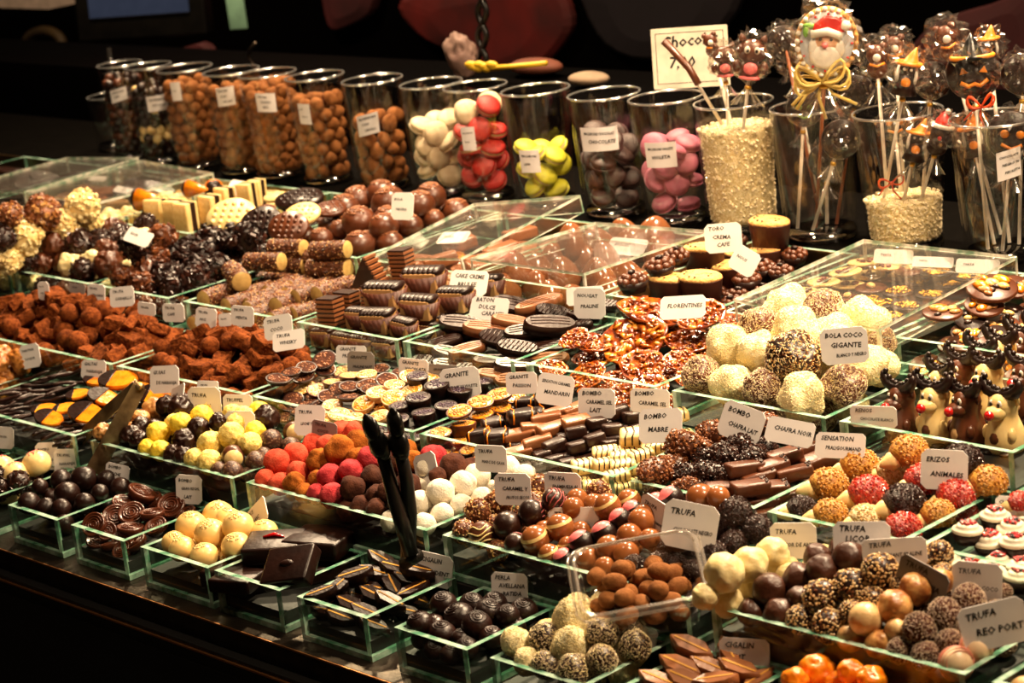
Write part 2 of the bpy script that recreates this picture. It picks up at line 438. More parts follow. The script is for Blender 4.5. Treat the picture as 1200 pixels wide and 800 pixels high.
def kind(key, name, look, cat, protos, ratio=1., spin=True, tilt=10, squash=1., yaw=None, tiltx=None):
    """protos are built with radius 1 cm = .01; ratio = rest height of the centre over the radius; a proto may be a mesh or an object with children"""
    if name == 'truffle': name = {'coral': 'sugared_truffle', 'magenta': 'sugared_truffle', 'white': 'sugared_truffle', 'yellow': 'ruffled_truffle', 'cream': 'ruffled_truffle', 'ivory': 'ruffled_truffle', 'rough': 'rough_truffle', 'rocky': 'rough_truffle', 'darklump': 'rough_truffle', 'milklump': 'ruffled_truffle', 'browndip': 'dipped_truffle', 'mottled': 'dipped_truffle', 'sesame': 'praline_truffle', 'chopped': 'praline_truffle', 'cocogrey': 'coconut_truffle', 'vermicelli': 'vermicelli_truffle', 'amber': 'cocoa_truffle', 'cocoaball': 'cocoa_truffle', 'cocoared': 'cocoa_truffle', 'marble': 'marbled_truffle', 'blond': 'marbled_truffle'}.get(key, 'truffle')
    L = []
    for p in protos:
        if isinstance(p, bpy.types.Mesh): p = bpy.data.objects.new(name, p)
        L.append(p)
    KIND[key] = dict(name=name, look=look, cat=cat, protos=L, ratio=ratio, spin=spin, tilt=tilt, yaw=yaw, tiltx=tiltx, lean=LEAN.get(key, 0))


U = .01  # prototype radius


def balls(key, look, m, n=3, name='truffle', cat='truffle', ratio=.97, **kw):
    kind(key, name, look, cat, [blob(U, m, seed=i*13+len(key), **kw) for i in range(n)], ratio)


balls('coral', 'coral sugared truffle', CORAL, sub=4, low=.07, hi=.03, hf=5)
balls('magenta', 'raspberry red sugared truffle', MAGEN, sub=4, low=.08, hi=.04, hf=5)
balls('amber', 'amber cocoa truffle', COCOAA, sub=4, low=.11, hi=.05, hf=4)
balls('cocoaball', 'dark cocoa truffle', COCOAD, sub=4, low=.10, hi=.05, hf=5)
balls('cocoared', 'round cocoa dusted truffle', COCOA, low=.08)
balls('white', 'white icing sugar truffle', POWD, sub=4, low=.06, hi=.025, hf=4)
balls('yellow', 'yellow ruffled truffle', YELLOW, low=.07, ridge=.16, rf=3, sub=4)
balls('cream', 'cream shaved truffle', CREAM, sub=4, low=.05, ridge=.22, rf=5)
balls('ivory', 'ivory ruffled truffle', IVORY, sub=4, low=.08, ridge=.12, rf=1.8)
balls('rough', 'dark rough truffle', DARKM, sub=4, low=.09, ridge=.3, rf=2.6)
balls('rocky', 'light brown nutty rough truffle', CARAM, sub=4, low=.12, ridge=.25, rf=2.6)
balls('browndip', 'smooth brown dipped truffle', mat('brown_dipped', (.10, .034, .015), (.07, .022, .009), .4, 60, .3, 300, var=.12), sub=4, low=.08, ridge=.08, rf=1.5)
crust('sesame', 'praline truffle with almond crumbs', DARKM, [ALM1, ALM2, ALM1, MILKC], 330, (.10, .075, .07))
balls('marble', 'marbled caramel truffle', CARAM, sub=4, low=.06, ridge=.08)
balls('blond', 'glossy blond marbled truffle', CARAML, low=.03)
crust('cocogrey', 'grey coconut rum truffle', COCOAD, [GREYFL, SHRED2, GREYFL], 800, (.07, .03, .035))
crust('vermicelli', 'black vermicelli truffle', VERMI, VERM, 420, (.13, .045, .06))
crust('chopped', 'milk truffle with chopped nuts', MILK, [MILKC, MILKC2, ALM1], 230, (.15, .08, .07), low=.08)
balls('almond', 'cocoa dusted almond', COCOAL, sc=(1.22, .95, .9), low=.05, name='cocoa_almond', cat='almond')
balls('hazel', 'cocoa dusted hazelnut', COCOAL, low=.05, name='cocoa_hazelnut', cat='hazelnut')
balls('choccrumb', 'knobbly cocoa crumb', COCOAL, low=.1, cells=20, camp=.2, name='cocoa_crumb', cat='chocolate')
balls('dragee', 'glossy milk chocolate drop', MILK, low=.05, name='chocolate_drop', cat='chocolate')
balls('drageed', 'glossy dark chocolate drop', DARK, low=.05, name='chocolate_drop', cat='chocolate')
balls('drageew', 'white chocolate drop', WHITE, low=.05, sc=(1.1, 1, .9), name='chocolate_drop', cat='chocolate')
crust('cocowhite', 'giant white coconut ball', COCNUT, [SHRED], 2200, (.07, .018, .022), low=.16, sub=4, name='coconut_ball', cat='coconut ball')
crust('cocobrown', 'giant brown coconut ball', MILK, [SHRED, SHRED2, GREYFL], 2300, (.075, .017, .022), low=.15, sub=4, name='coconut_ball', cat='coconut ball')
crust('cocodark', 'giant toasted coconut ball', DARKM, [SHRED2, ALM1, MILKC, SHRED], 2000, (.075, .02, .03), low=.2, sub=4, name='coconut_ball', cat='coconut ball')
crust('coco2w', 'small pale coconut ball', COCNUT, [SHRED], 1000, (.08, .022, .024), low=.1, name='coconut_ball', cat='coconut ball')
crust('coco2b', 'small brown coconut ball', DARKM, [SHRED, SHRED2], 950, (.09, .024, .026), low=.08, name='coconut_ball', cat='coconut ball')
balls('darkball', 'dark glossy round bonbon', DARK, low=.04, sc=(1, 1, .92), name='bonbon', cat='bonbon')
balls('milkball', 'milk chocolate ball', MILK, low=.02, name='chocolate_ball', cat='chocolate ball')
crust('rock', 'dark chocolate almond rock', DARK, [DARK, DARKC, DARK], 60, (.42, .2, .16), low=.3, name='almond_rock', cat='chocolate')
crust('rockm', 'milk chocolate almond rock', MILK, [MILK, MILKC], 60, (.42, .2, .16), low=.3, name='almond_rock', cat='chocolate')
crust('rockw', 'white chocolate puffed rice rock', WHITE, [WHITE, IVORY], 110, (.24, .17, .17), low=.15, name='rice_rock', cat='chocolate')
crust('rockc', 'caramel nut rock', CRUNCHM, [CARAM, CRUNCHM, MILKC], 120, (.24, .15, .15), low=.15, name='nut_rock', cat='chocolate')
balls('whitelump', 'lumpy white chocolate piece', IVORY, sub=4, low=.18, ridge=.25, name='chocolate_lump', cat='chocolate')
crust('darklump', 'dark spiky truffle', DARKM, [DARKM, DARKC], 90, (.3, .1, .14), low=.15)
balls('walnut', 'caramelised walnut cluster', mat('caramelised_walnut', (.58, .27, .07), (.28, .1, .02), .3, 90, .6, 250), sub=4, low=.2, ridge=.45, name='walnut_cluster', cat='sweet')
crust('crunchm', 'milk chocolate crunchy mound', MILK, [MILKC, MILKC2, MILKC], 260, (.13, .10, .10), low=.14, sc=(1.2, .9, .75), name='crunchy_mound', cat='chocolate', ratio=.75)
crust('crunchd', 'dark chocolate crunchy mound', DARK, [DARKC, DARKC, DARKM], 260, (.13, .10, .10), low=.14, sc=(1.2, .9, .75), name='crunchy_mound', cat='chocolate', ratio=.75)
balls('physalis', 'glazed orange physalis', ORANGE, sub=4, low=.1, ridge=.15, name='candied_fruit', cat='candied fruit')
balls('milklump', 'milk chocolate ruffled truffle', MILK, sub=4, low=.12, ridge=.35, rf=3)


def cocoa_block(seed):
    b = bmesh.new(); g = random.Random(seed)
    bmesh.ops.create_cube(b, size=2); bmesh.ops.subdivide_edges(b, edges=b.edges[:], cuts=5, use_grid_fill=True)
    s = (g.uniform(.95, 1.15), g.uniform(.75, .95), g.uniform(.5, .68)); sh = g.uniform(-.2, .2)
    for v in b.verts:
        c = v.co; q = Vector(((c.x+sh*c.y)*s[0], (c.y+sh*.5*c.z)*s[1], c.z*s[2]))
        # round the corners a little
        L_ = max(abs(c.x), abs(c.y), abs(c.z)); e = sorted((abs(c.x), abs(c.y), abs(c.z)))
        if e[1] > .98: q *= .94 if e[0] < .98 else .9
        q += Vector((1, 1, 1))*.0+mn.noise_vector(c*1.1+Vector((seed, 0, 0)))*.10+mn.noise_vector(c*3.5+Vector((seed, 3, 0)))*.075
        v.co = q*U
    V = [v.co[:] for v in b.verts]; b.verts.index_update(); Fc = [[v.index for v in f.verts] for f in b.faces]; b.free()
    return M_new('block', V, Fc, [COCOA], smooth=False)


kind('cocoablock', 'cocoa_truffle', 'cocoa dusted cut truffle', 'truffle', [cocoa_block(i) for i in range(6)], .62, tilt=40)


def banded(body, band, ang):  # ball with a chocolate band or a dipped cap
    o = bpy.data.objects.new('truffle', blob(U, body, 3, low=.01))
    b = B()
    if ang == 'band':
        b.lathe([(math.sqrt(max(0, 1-z*z))*1.012*U, z*1.012*U) for z in np.linspace(.30, .52, 5)], band, 28, cap=False)
    else:
        b.lathe([(math.sqrt(max(0, 1-z*z))*1.02*U, z*1.02*U) for z in np.linspace(.62, 1, 8)], band, 24, cap=False)
    child(o, 'icing_band' if ang == 'band' else 'icing_cap', b.mesh()); return o


kind('whiteband', 'truffle', 'milk truffle with white band', 'truffle', [banded(mat('milk_shell', (.33, .13, .045), (.28, .105, .036), .22, 40, var=.08), WHITE, 'band')], .98, spin=False, yaw=-40, tiltx=18)
kind('pinkcap', 'truffle', 'dark truffle with a pink cap', 'truffle', [banded(DARK, PINK, 'cap')], .98, spin=False, yaw=-40, tiltx=25)
kind('milkshell', 'truffle', 'shiny milk chocolate truffle', 'truffle', [blob(U, MATS['milk_shell'], 3, low=.02)], .98)
kind('whitecap', 'truffle', 'shiny milk truffle, white side', 'truffle', [banded(MILK, WHITE, 'cap')], .98, spin=False, yaw=60, tiltx=85)
balls('mottled', 'dark truffle dusted with pale flecks', mat('mottled_dark', (.075, .028, .016), (.35, .22, .13), .4, 260, .4, 400, thr=(.52, .75)), low=.04)


def drizzled(body, line, sc=(1, 1, .8), n=5, name='truffle', low=.04):
    o = bpy.data.objects.new(name, blob(U, body, 3, low=low, sc=sc)); b = B()
    for k in range(n):
        x = -.7+1.4*k/(n-1); pts = []
        for t in np.linspace(-1.15, 1.15, 12):
            y = t*math.sqrt(1-x*x)*.8; xx = x+.12*math.sin(t*3+k); q = 1-xx*xx-y*y
            pts.append((xx*sc[0]*U, y*sc[1]*U, math.sqrt(max(.02, q))*sc[2]*U*1.02))
        b.tube(pts, .055*U, line, 5)
    child(o, 'drizzle', b.mesh()); return o


kind('pinkdriz', 'truffle', 'dark truffle with pink drizzle', 'truffle', [drizzled(DARKM, PINKST, (1, 1, .95))], .95)
kind('whitedriz', 'truffle', 'brown truffle with pale drizzle', 'truffle', [drizzled(MILK, WHITE, (1, 1, .95))], .95)


def bar(body, l, wd, h, line=None, n=3, ends=None, name='bonbon', bev=.45):
    b = B(); b.box(-l*U, l*U, -wd*U, wd*U, -h*U, h*U, body, bev=bev*h*U)
    o = bpy.data.objects.new(name, b.mesh())
    if line:
        d = B()
        for k in range(n):
            x = l*(-.62+1.24*k/max(1, n-1)) if n > 1 else 0
            d.tube([((x-.10)*U, -wd*U*.98, -h*.2*U), ((x-.06)*U, -wd*U*1.0, h*.75*U), ((x-.03)*U, -wd*U*.8, h*1.02*U), ((x+.12)*U, 0, h*1.03*U), ((x)*U, wd*.8*U, h*1.02*U), ((x)*U, wd*U, h*.7*U)], .06*U, line, 5)
        child(o, 'drizzle', d.mesh())
    if ends:
        d = B(); g = random.Random(3)
        for k in range(26):
            d.ball(((l*.75+g.uniform(-.12, .22))*U, g.uniform(-wd, wd)*.85*U, h*U*g.uniform(.75, 1.05)), .11*U, ends, 1)
        child(o, 'crumb_topping', d.mesh())
    return o


kind('milkbar', 'bonbon', 'milk chocolate bar bonbon', 'bonbon', [bar(MILKL, 1.25, .62, .42)], .45, tilt=8, yaw=62)
kind('darkbar', 'bonbon', 'dark chocolate block bonbon', 'bonbon', [bar(DARKM, 1.0, .68, .55)], .55, tilt=10, yaw=62)
kind('darkdriz', 'bonbon', 'dark bonbon with an orange thread', 'bonbon', [bar(DARK, 1.0, .8, .6, line=ORANGE, n=2, bev=.6)], .6, tilt=8, yaw=50)
kind('mabre', 'bonbon', 'white bonbon with chocolate drizzle', 'bonbon', [bar(WHITE, 1.15, .72, .5, line=DARKM, n=4, bev=.6)], .5, tilt=5, yaw=55)
kind('pralbar', 'bonbon', 'milk bonbon with a crumbed end', 'bonbon', [bar(MILK, 1.3, .7, .48, ends=DARKM)], .5, tilt=8, yaw=60)


def cup(side, top, r=1, h=.75, specks=None, ns=0, domed=0, sy=1, ribs=0, seed=1, name='chocolate_disc', rim=True):
    b = B(); wob = (lambda a, j: 1+.02*math.cos(a*ribs)) if ribs else None
    b.lathe([(.86*r*U, -h*U), (r*U, h*.9*U), (.985*r*U, h*U), (.9*r*U, h*.96*U)], side, 36 if ribs else 26, sy=sy, wob=wob, cap=True)
    o = bpy.data.objects.new(name, b.mesh())
    t = B(); prof = [(.91*r*U, h*.94*U), (.8*r*U, (h+domed*.35)*U), (.5*r*U, (h+domed*.8)*U), (.2*r*U, (h+domed)*U), (0.01*r*U, (h+domed)*U)]
    t.lathe(prof, top, 26, sy=sy, wob=lambda a, j: 1+.03*math.sin(a*5+j+seed)); child(o, 'filling', t.mesh())
    if specks:
        d = B(); g = random.Random(seed)
        for k in range(ns):
            a = g.uniform(0, 6.28); q = r*math.sqrt(g.random())*.75
            d.ball((q*math.cos(a)*U, q*sy*math.sin(a)*U, (h+domed*(1-q*q/(r*r)))*U), g.uniform(.08, .16)*U, specks, 1, (1, .8, .5))
        child(o, 'nut_topping', d.mesh())
    return o


kind('gran_dark', 'chocolate_disc', 'flat dark brown crumbed disc', 'chocolate disc', [cup(DARKM, COCOAD, h=.16, specks=MILKL, ns=30, seed=i) for i in (1, 2)], .25, tilt=14)
kind('gran_nut', 'chocolate_disc', 'flat nut topped disc', 'chocolate disc', [cup(MILK, NUTSLICE, h=.18, specks=FLECK, ns=34, seed=i) for i in (3, 4)], .25, tilt=14)
kind('gran_yel', 'chocolate_disc', 'yellow nut topped disc', 'chocolate disc', [cup(CARAML, FLORY, h=.3, specks=FLECK, ns=26, seed=i) for i in (5, 6)], .35, tilt=10)
kind('gran_cup', 'chocolate_disc', 'dark cup with purple crumbs', 'chocolate disc', [cup(DARK, DARKM, h=.55, specks=mat('violet_crumb', (.07, .03, .07), rough=.4), ns=40, seed=8)], .6, tilt=6)
kind('passion', 'chocolate_disc', 'orange crumbed disc', 'chocolate disc', [cup(MILK, ORANGEY, h=.16, specks=GOLDNUT, ns=60, seed=9, domed=.05)], .25, tilt=8)
kind('passioncup', 'chocolate_disc', 'tall milk cup with orange crumbs', 'chocolate disc', [cup(MILK, ORANGEY, h=.42, specks=GOLDNUT, ns=60, seed=9, domed=.05)], .5, tilt=6)


def oval(m, line=None, seed=0, h=.3):
    P_ = [(1.5*math.cos(a)*U*(1 if True else 1), .72*math.sin(a)*U*(1+.05*math.cos(2*a))) for a in np.linspace(0, 2*math.pi, 28, endpoint=False)]
    b = B(); b.prism(P_, -h*U, h*U, m, bev=.12*U); o = bpy.data.objects.new('chocolate_oval', b.mesh())
    d = B()
    for k in range(3 if line is None else 8):
        if line is None:
            y = (-.25+.25*k)*U; d.tube([(-1.1*U, y, h*U*1.0), (0, y+.1*U, h*U*1.03), (1.1*U, y, h*U*1.0)], .035*U, m, 5)
        else:
            x = (-1.1+2.2*k/7)*U; d.tube([(x-.1*U, -.45*U, h*U), (x+.1*U, .45*U, h*U*1.04)], .05*U, line, 5)
    child(o, 'ridge', d.mesh()); return o


kind('ovalmilk', 'chocolate_oval', 'milk chocolate oval', 'chocolate', [oval(MILKL)], .35, tilt=12, yaw=35)
kind('ovaldark', 'chocolate_oval', 'dark chocolate oval', 'chocolate', [oval(DARKM)], .35, tilt=14, yaw=35)
kind('ovalstripe', 'chocolate_oval', 'dark oval with ribbed icing', 'chocolate', [oval(DARK, DARKM)], .35, tilt=14, yaw=30)


def diamond(m, line):
    P_ = [(-1.35*U, 0), (-.5*U, -.55*U), (.6*U, -.5*U), (1.35*U, 0), (.5*U, .55*U), (-.6*U, .5*U)]
    b = B(); b.prism(P_, -.42*U, .42*U, m, bev=.08*U); o = bpy.data.objects.new('bonbon', b.mesh())
    d = B(); d.box(-1.05*U, 1.05*U, -.06*U, .06*U, .38*U, .445*U, line); child(o, 'stripe', d.mesh()); return o


kind('ciga_dark', 'bonbon', 'dark leaf bonbon, yellow stripe', 'bonbon', [diamond(DARK, mat('yellow_line', (.60, .32, .05), rough=.7))], .42, tilt=8, yaw=20)
kind('ciga_milk', 'bonbon', 'milk leaf bonbon, yellow stripe', 'bonbon', [diamond(MILKL, MATS['yellow_line'])], .42, tilt=8, yaw=35)


def florentine(m, seed):
    g = random.Random(seed); b = B(); n = 30; prof = [(.05, -.12), (.5, -.13), (.85, -.02), (1, .12), (.97, .17), (.8, .07), (.5, 0), (.2, -.02), (.01, -.02)]
    b.lathe([(r*U, z*U) for r, z in prof], FLOR, n, wob=lambda a, j: 1+.05*math.sin(3*a+seed)+.03*math.sin(7*a+seed*2)+.015*math.sin(19*a))
    o = bpy.data.objects.new('florentine', b.mesh()); d = B()
    for k in range(70):
        a = g.uniform(0, 6.28); q = math.sqrt(g.random())*.9
        M = Matrix.Translation((q*math.cos(a)*U, q*math.sin(a)*U, (.05+.12*q*q)*U)) @ Euler((g.uniform(-.7, .7), g.uniform(-.7, .7), g.uniform(0, 6))).to_matrix().to_4x4()
        d.ball((0, 0, 0), g.uniform(.1, .17)*U, (m, FLORY, FLOR, FLOR, FLOR, m)[k % 6], 1, (1.3, .8, .3), M)
    child(o, 'almond_slices', d.mesh())['kind'] = 'stuff'
    return o


kind('flor', 'florentine', 'orange caramel florentine', 'florentine', [florentine(FLOR, i) for i in (1, 2, 3)], .25, tilt=16)
kind('flory', 'florentine', 'golden florentine', 'florentine', [florentine(FLORY, 6)], .25, tilt=12)


def log(seed):
    b = B(); n = 20; V = []; Fc = []; m = 22
    for j in range(m):
        for i in range(n):
            a = 2*math.pi*i/n; x = -1.9+3.8*j/(m-1); q = 1+.10*mn.noise(Vector((x*4, math.cos(a)*3, math.sin(a)*3+seed)))
            V.append((x*U, .78*q*math.cos(a)*U, .78*q*math.sin(a)*U))
    for j in range(m-1):
        for i in range(n): k = (i+1) % n; Fc.append((j*n+i, j*n+k, (j+1)*n+k, (j+1)*n+i))
    b.add(V, Fc, mat('praline_log_crust', (.17, .065, .025), (.08, .028, .011), .35, 260, .8, 500, tex='voronoi', thr=(.3, .7)))
    g = random.Random(seed)
    for i in range(420):
        a = g.uniform(0, 6.28); x = g.uniform(-1.85, 1.85); d = Vector((0, math.cos(a), math.sin(a)))
        M = Matrix.Translation(Vector((x*U, .79*math.cos(a)*U, .79*math.sin(a)*U))) @ d.to_track_quat('Z', 'Y').to_matrix().to_4x4() @ Matrix.Rotation(g.uniform(0, 6), 4, 'Z') @ Matrix.Diagonal((.11*U, .075*U, .075*U, 1))
        b.add([(1, 0, -.3), (0, 1, -.3), (-1, 0, -.3), (0, -1, -.3), (.2, .1, .9)], [(0, 1, 4), (1, 2, 4), (2, 3, 4), (3, 0, 4)], (MILKC, MILKC, ALM1, DARKC, MILKC)[i % 5], M, True)
    o = bpy.data.objects.new('praline_log', b.mesh())
    for sgn in (-1, 1):
        d = B(); M = Matrix.Rotation(math.pi/2*sgn, 4, 'Y')
        d.lathe([(.78*U, 1.86*U), (.7*U, 1.93*U), (.02*U, 1.93*U)], BLOND, 20, M=M, cap=False); child(o, 'cut_end', d.mesh())
    return o


kind('log', 'praline_log', 'nut crusted praline log', 'chocolate log', [log(i) for i in (1, 2)], .8, tilt=4, spin=False, yaw=15)
kind('logend', 'praline_log', 'praline log, cut end forward', 'chocolate log', [log(i) for i in (3, 4)], .8, tilt=3, spin=False, yaw=-88)


def wafer(nl=8):
    b = B()
    for k in range(nl):
        z0 = (-1+2*k/nl)*U; b.box(-.62*U, .62*U, -.5*U, .5*U, z0, z0+1.1*U/nl*1.0, MILKL); b.box(-.58*U, .58*U, -.46*U, .46*U, z0+1.1*U/nl, z0+2*U/nl, DARKM)
    return bpy.data.objects.new('layered_wafer', b.mesh())


kind('wafer', 'layered_wafer', 'striped stack of chocolate layers', 'chocolate', [wafer()], 1, tilt=3, spin=False, yaw=20)


def wedge():
    b = B(); P_ = [(-1.1*U, -.8*U), (1.1*U, -.8*U), (0, 1.0*U)]
    M = Matrix.Rotation(math.pi/2, 4, 'X'); b.prism(P_, -.45*U, .45*U, DARKM, M)
    o = bpy.data.objects.new('chocolate_wedge', b.mesh()); d = B()
    for k in range(7):
        t = k/7; x = (.05+1.0*t)*U; z = (1.0-1.75*t)*U; d.box(x, x+.16*U, -.46*U, .46*U, z-.14*U, z+.02*U, MILKL)
    child(o, 'layers', d.mesh()); return o


kind('wedge', 'chocolate_wedge', 'triangular layered chocolate wedge', 'chocolate', [wedge()], .8, tilt=3, spin=False, yaw=20)


def pastry():
    b = B(); b.lathe([(.62*U, -.75*U), (1*U, .42*U), (1.03*U, .43*U), (.7*U, -.7*U)], PAPER, 48, sx=1.15, sy=.85, wob=lambda a, j: 1+.04*math.cos(a*24), cap=True)
    o = bpy.data.objects.new('pastry', b.mesh()); c = B(); c.box(-.85*U, .85*U, -.6*U, .6*U, -.5*U, .55*U, mat('cake_layer', (.50, .30, .13), rough=.6), bev=.05*U); child(o, 'cake', c.mesh())
    d = B()
    for k in range(7):
        x = (-.8+1.6*k/6)*U; d.ball((x, 0, .58*U), .26*U, DARK, 2, (1.0, 2.3, .8), None)
    child(o, 'chocolate_swirl', d.mesh()); return o


kind('pastry', 'pastry', 'cream cake in brown cup', 'pastry', [pastry()], .75, tilt=8, yaw=10)


def muffin():
    b = B(); b.lathe([(.82*U, -.8*U), (.98*U, .5*U), (1.0*U, .55*U), (.94*U, .5*U)], PAPER, 60, sx=1.25, sy=.95, wob=lambda a, j: 1+.015*math.cos(a*30))
    o = bpy.data.objects.new('muffin', b.mesh()); t = B()
    V = []; n = 30; rings = [(.97, .5), (1.0, .62), (.85, .74), (.55, .8), (.25, .82), (.01, .82)]
    t.lathe([(r*U, z*U) for r, z in rings], MUFF, n, sx=1.25, sy=.95, wob=lambda a, j: 1+.02*math.sin(a*6+j))
    child(o, 'baked_top', t.mesh()); d = B(); g = random.Random(5)
    for k in range(12):
        a = g.uniform(0, 6.28); q = math.sqrt(g.random())*.8; d.ball((q*1.25*math.cos(a)*U, q*.95*math.sin(a)*U, .8*U), .07*U, DARKM, 1, (1, 1, .5))
    child(o, 'chocolate_chips', d.mesh()); return o


kind('muffin', 'muffin', 'oval almond muffin in a brown cup', 'muffin', [muffin()], .8, tilt=4, yaw=0, spin=False)


def nutcup():
    b = B(); b.lathe([(.7*U, -.6*U), (1*U, .1*U), (.9*U, .1*U)], DARK, 28); o = bpy.data.objects.new('praline_cup', b.mesh())
    d = B(); g = random.Random(4)
    for ring, (n, r, z) in enumerate(((9, .75, .15), (6, .45, .38))):
        for k in range(n):
            a = 2*math.pi*k/n+ring; d.ball((r*math.cos(a)*U, r*math.sin(a)*U, z*U), .3*U, MILK, 2, (1, .8, .9))
    child(o, 'piped_cream', d.mesh()); e = B(); e.ball((0, 0, .68*U), .26*U, DARK, 2, (1.2, .8, .6)); child(o, 'coffee_bean', e.mesh()); return o


kind('nutcup', 'praline_cup', 'piped milk praline with a coffee bean', 'chocolate', [nutcup()], .6, tilt=6)


def disc(m, tops, seed=0, r=1, h=.07):
    b = B(); b.lathe([(.96*r*U, -h*U), (r*U, -.5*h*U), (r*U, .5*h*U), (.95*r*U, h*U), (.01*U, h*U)], m, 30); o = bpy.data.objects.new('mendiant', b.mesh()); g = random.Random(seed)
    for nm, mm, n, s, rr in tops:
        d = B()
        for k in range(n):
            a = g.uniform(0, 6.28); q = rr*math.sqrt(g.random()) if n > 1 else 0
            d.ball((q*math.cos(a)*U, q*math.sin(a)*U, (h+s*.3)*U), s*U*g.uniform(.7, 1.2), mm, 1 if n > 8 else 2, (1.2, .8, .55))
        child(o, nm, d.mesh())
    return o


kind('dwhite', 'mendiant', 'white disc with red berry pieces', 'chocolate disc', [disc(WHITE, [('berry', mat('dried_berry', (.2, .03, .015), rough=.4), 5, .2, .45)], i) for i in (1, 2, 3)], .1, tilt=4)
kind('dmilk', 'mendiant', 'milk disc with centre nut', 'chocolate disc', [disc(MILK, [('nut', NUTSLICE, 1, .42, 0)], 4)], .1, tilt=4)
kind('dgold', 'mendiant', 'dark disc with gold crumbs', 'chocolate disc', [disc(DARK, [('gold_crumbs', GOLD, 40, .13, .75)], 5)], .1, tilt=4)
kind('bigmend', 'mendiant', 'large milk disc, candied fruit', 'chocolate disc', [disc(MILK, [('hazelnut', NUTSLICE, 4, .24, .6), ('orange_peel', ORANGE, 3, .26, .7), ('raisin', DARKM, 5, .16, .6), ('pecan', CARAM, 5, .2, .7)], i, h=.09) for i in (6, 7)], .1, tilt=5)
kind('bigmendd', 'mendiant', 'large dark disc with nuts', 'chocolate disc', [disc(DARK, [('hazelnut', NUTSLICE, 4, .22, .6), ('pecan', DARKM, 5, .2, .7)], 9, h=.09)], .1, tilt=5)


def lolly(m, seed=0):
    b = B(); b.lathe([(.95*U, -.12*U), (1*U, 0), (.95*U, .12*U), (.01*U, .12*U)], m, 32, sy=.8); o = bpy.data.objects.new('chocolate_medallion', b.mesh()); d = B()
    for x in range(-2, 3):
        for y in range(-2, 3):
            if x*x+y*y < 6: d.ball((x*.32*U, y*.26*U, .11*U), .12*U, m, 1, (1, 1, .5))
    child(o, 'relief', d.mesh()); return o


for k_, m_, n_ in (('lw', WHITE, 'white'), ('ld', DARK, 'dark'), ('lm', MILK, 'milk')):
    kind(k_, 'chocolate_medallion', 'large %s chocolate medallion' % n_, 'chocolate medallion', [lolly(m_)], .2, tilt=4, yaw=20)


def coin(m):
    b = B(); b.lathe([(.9*U, -.3*U), (1*U, .1*U), (.97*U, .26*U), (.85*U, .28*U), (.8*U, .22*U), (.01*U, .24*U)], m, 28); o = bpy.data.objects.new('chocolate_coin', b.mesh()); d = B()
    pts = [(.72*math.cos(t)*(1-t/22)*U, .72*math.sin(t)*(1-t/22)*U, .25*U) for t in np.linspace(0, 18, 60)]; d.tube(pts, .06*U, m, 5); child(o, 'swirl_relief', d.mesh()); return o


kind('coin', 'chocolate_coin', 'embossed dark chocolate coin', 'chocolate coin', [coin(mat('embossed_brown', (.13, .042, .02), (.09, .028, .013), .25, 60, .1, 250, var=.15))], .3, tilt=28)


def dome(m, line=None):
    b = B(); b.lathe([(.85*U, -.6*U)]+[(math.cos(t)*U, math.sin(t)*.85*U-.1*U) for t in np.linspace(-.3, 1.55, 12)], m, 28); o = bpy.data.objects.new('bonbon', b.mesh()); d = B()
    pts = [((.04+.028*t)*math.cos(t)*U, (.04+.028*t)*math.sin(t)*U, (math.sqrt(1-min(.9, (.04+.028*t))**2)*.85-.09)*U) for t in np.linspace(0, 20, 80)]
    d.tube(pts, .045*U, line or m, 5); child(o, 'spiral_relief', d.mesh()); return o


kind('swirl', 'bonbon', 'domed dark bonbon with a spiral', 'bonbon', [dome(DARK)], .6, tilt=18)
kind('swirlm', 'bonbon', 'domed milk bonbon with a spiral', 'bonbon', [dome(DARKM)], .6, tilt=18)


def crumbtop(m, cm, r=.45, sc=(1, 1, .9), name='bonbon', n=40, size=.06, cname='crumb_topping', flat=.7):
    o = bpy.data.objects.new(name, blob(U, m, 3, low=.02, sc=sc, flat=flat)); d = B(); g = random.Random(2)
    for k in range(n):
        a = g.uniform(0, 6.28); q = r*math.sqrt(g.random()); d.ball((q*math.cos(a)*U, q*math.sin(a)*U*sc[1], math.sqrt(1-q*q)*sc[2]*U*1.01), size*U*g.uniform(.6, 1.3), cm, 1, (1.3, .8, .5))
    child(o, cname, d.mesh()); return o


EGGW = mat('white_shell', (.82, .60, .26), (.76, .53, .20), .35, 40, sss=.15)
kind('egg', 'bonbon', 'white chocolate dome bonbon', 'bonbon', [crumbtop(EGGW, WHITE)], .72, tilt=14)
kind('redegg', 'bonbon', 'white bonbon with red powder', 'bonbon', [crumbtop(WHITE, PINK, n=60, size=.04)], .72, tilt=14)
kind('crumbball', 'chocolate_ball', 'crumb-crowned milk chocolate ball', 'chocolate ball', [crumbtop(MILK, MILKL, r=.6, n=90, size=.08)], .75, tilt=8)
kind('peak', 'chocolate_peak', 'glossy milk chocolate peak', 'chocolate', [M_new('peak', *(lambda V, Fc: ([(v[0]*U*1.1, v[1]*U*.8, (max(v[2], -.5)+(.45*max(0, v[2])**3)*(1+.5*v[0]))*U*.85) for v in V], Fc))(*ico(4)), [mat('glossy_milk', (.25, .105, .045), (.21, .085, .035), .18, 40, spec=.7)])], .45, tilt=4)


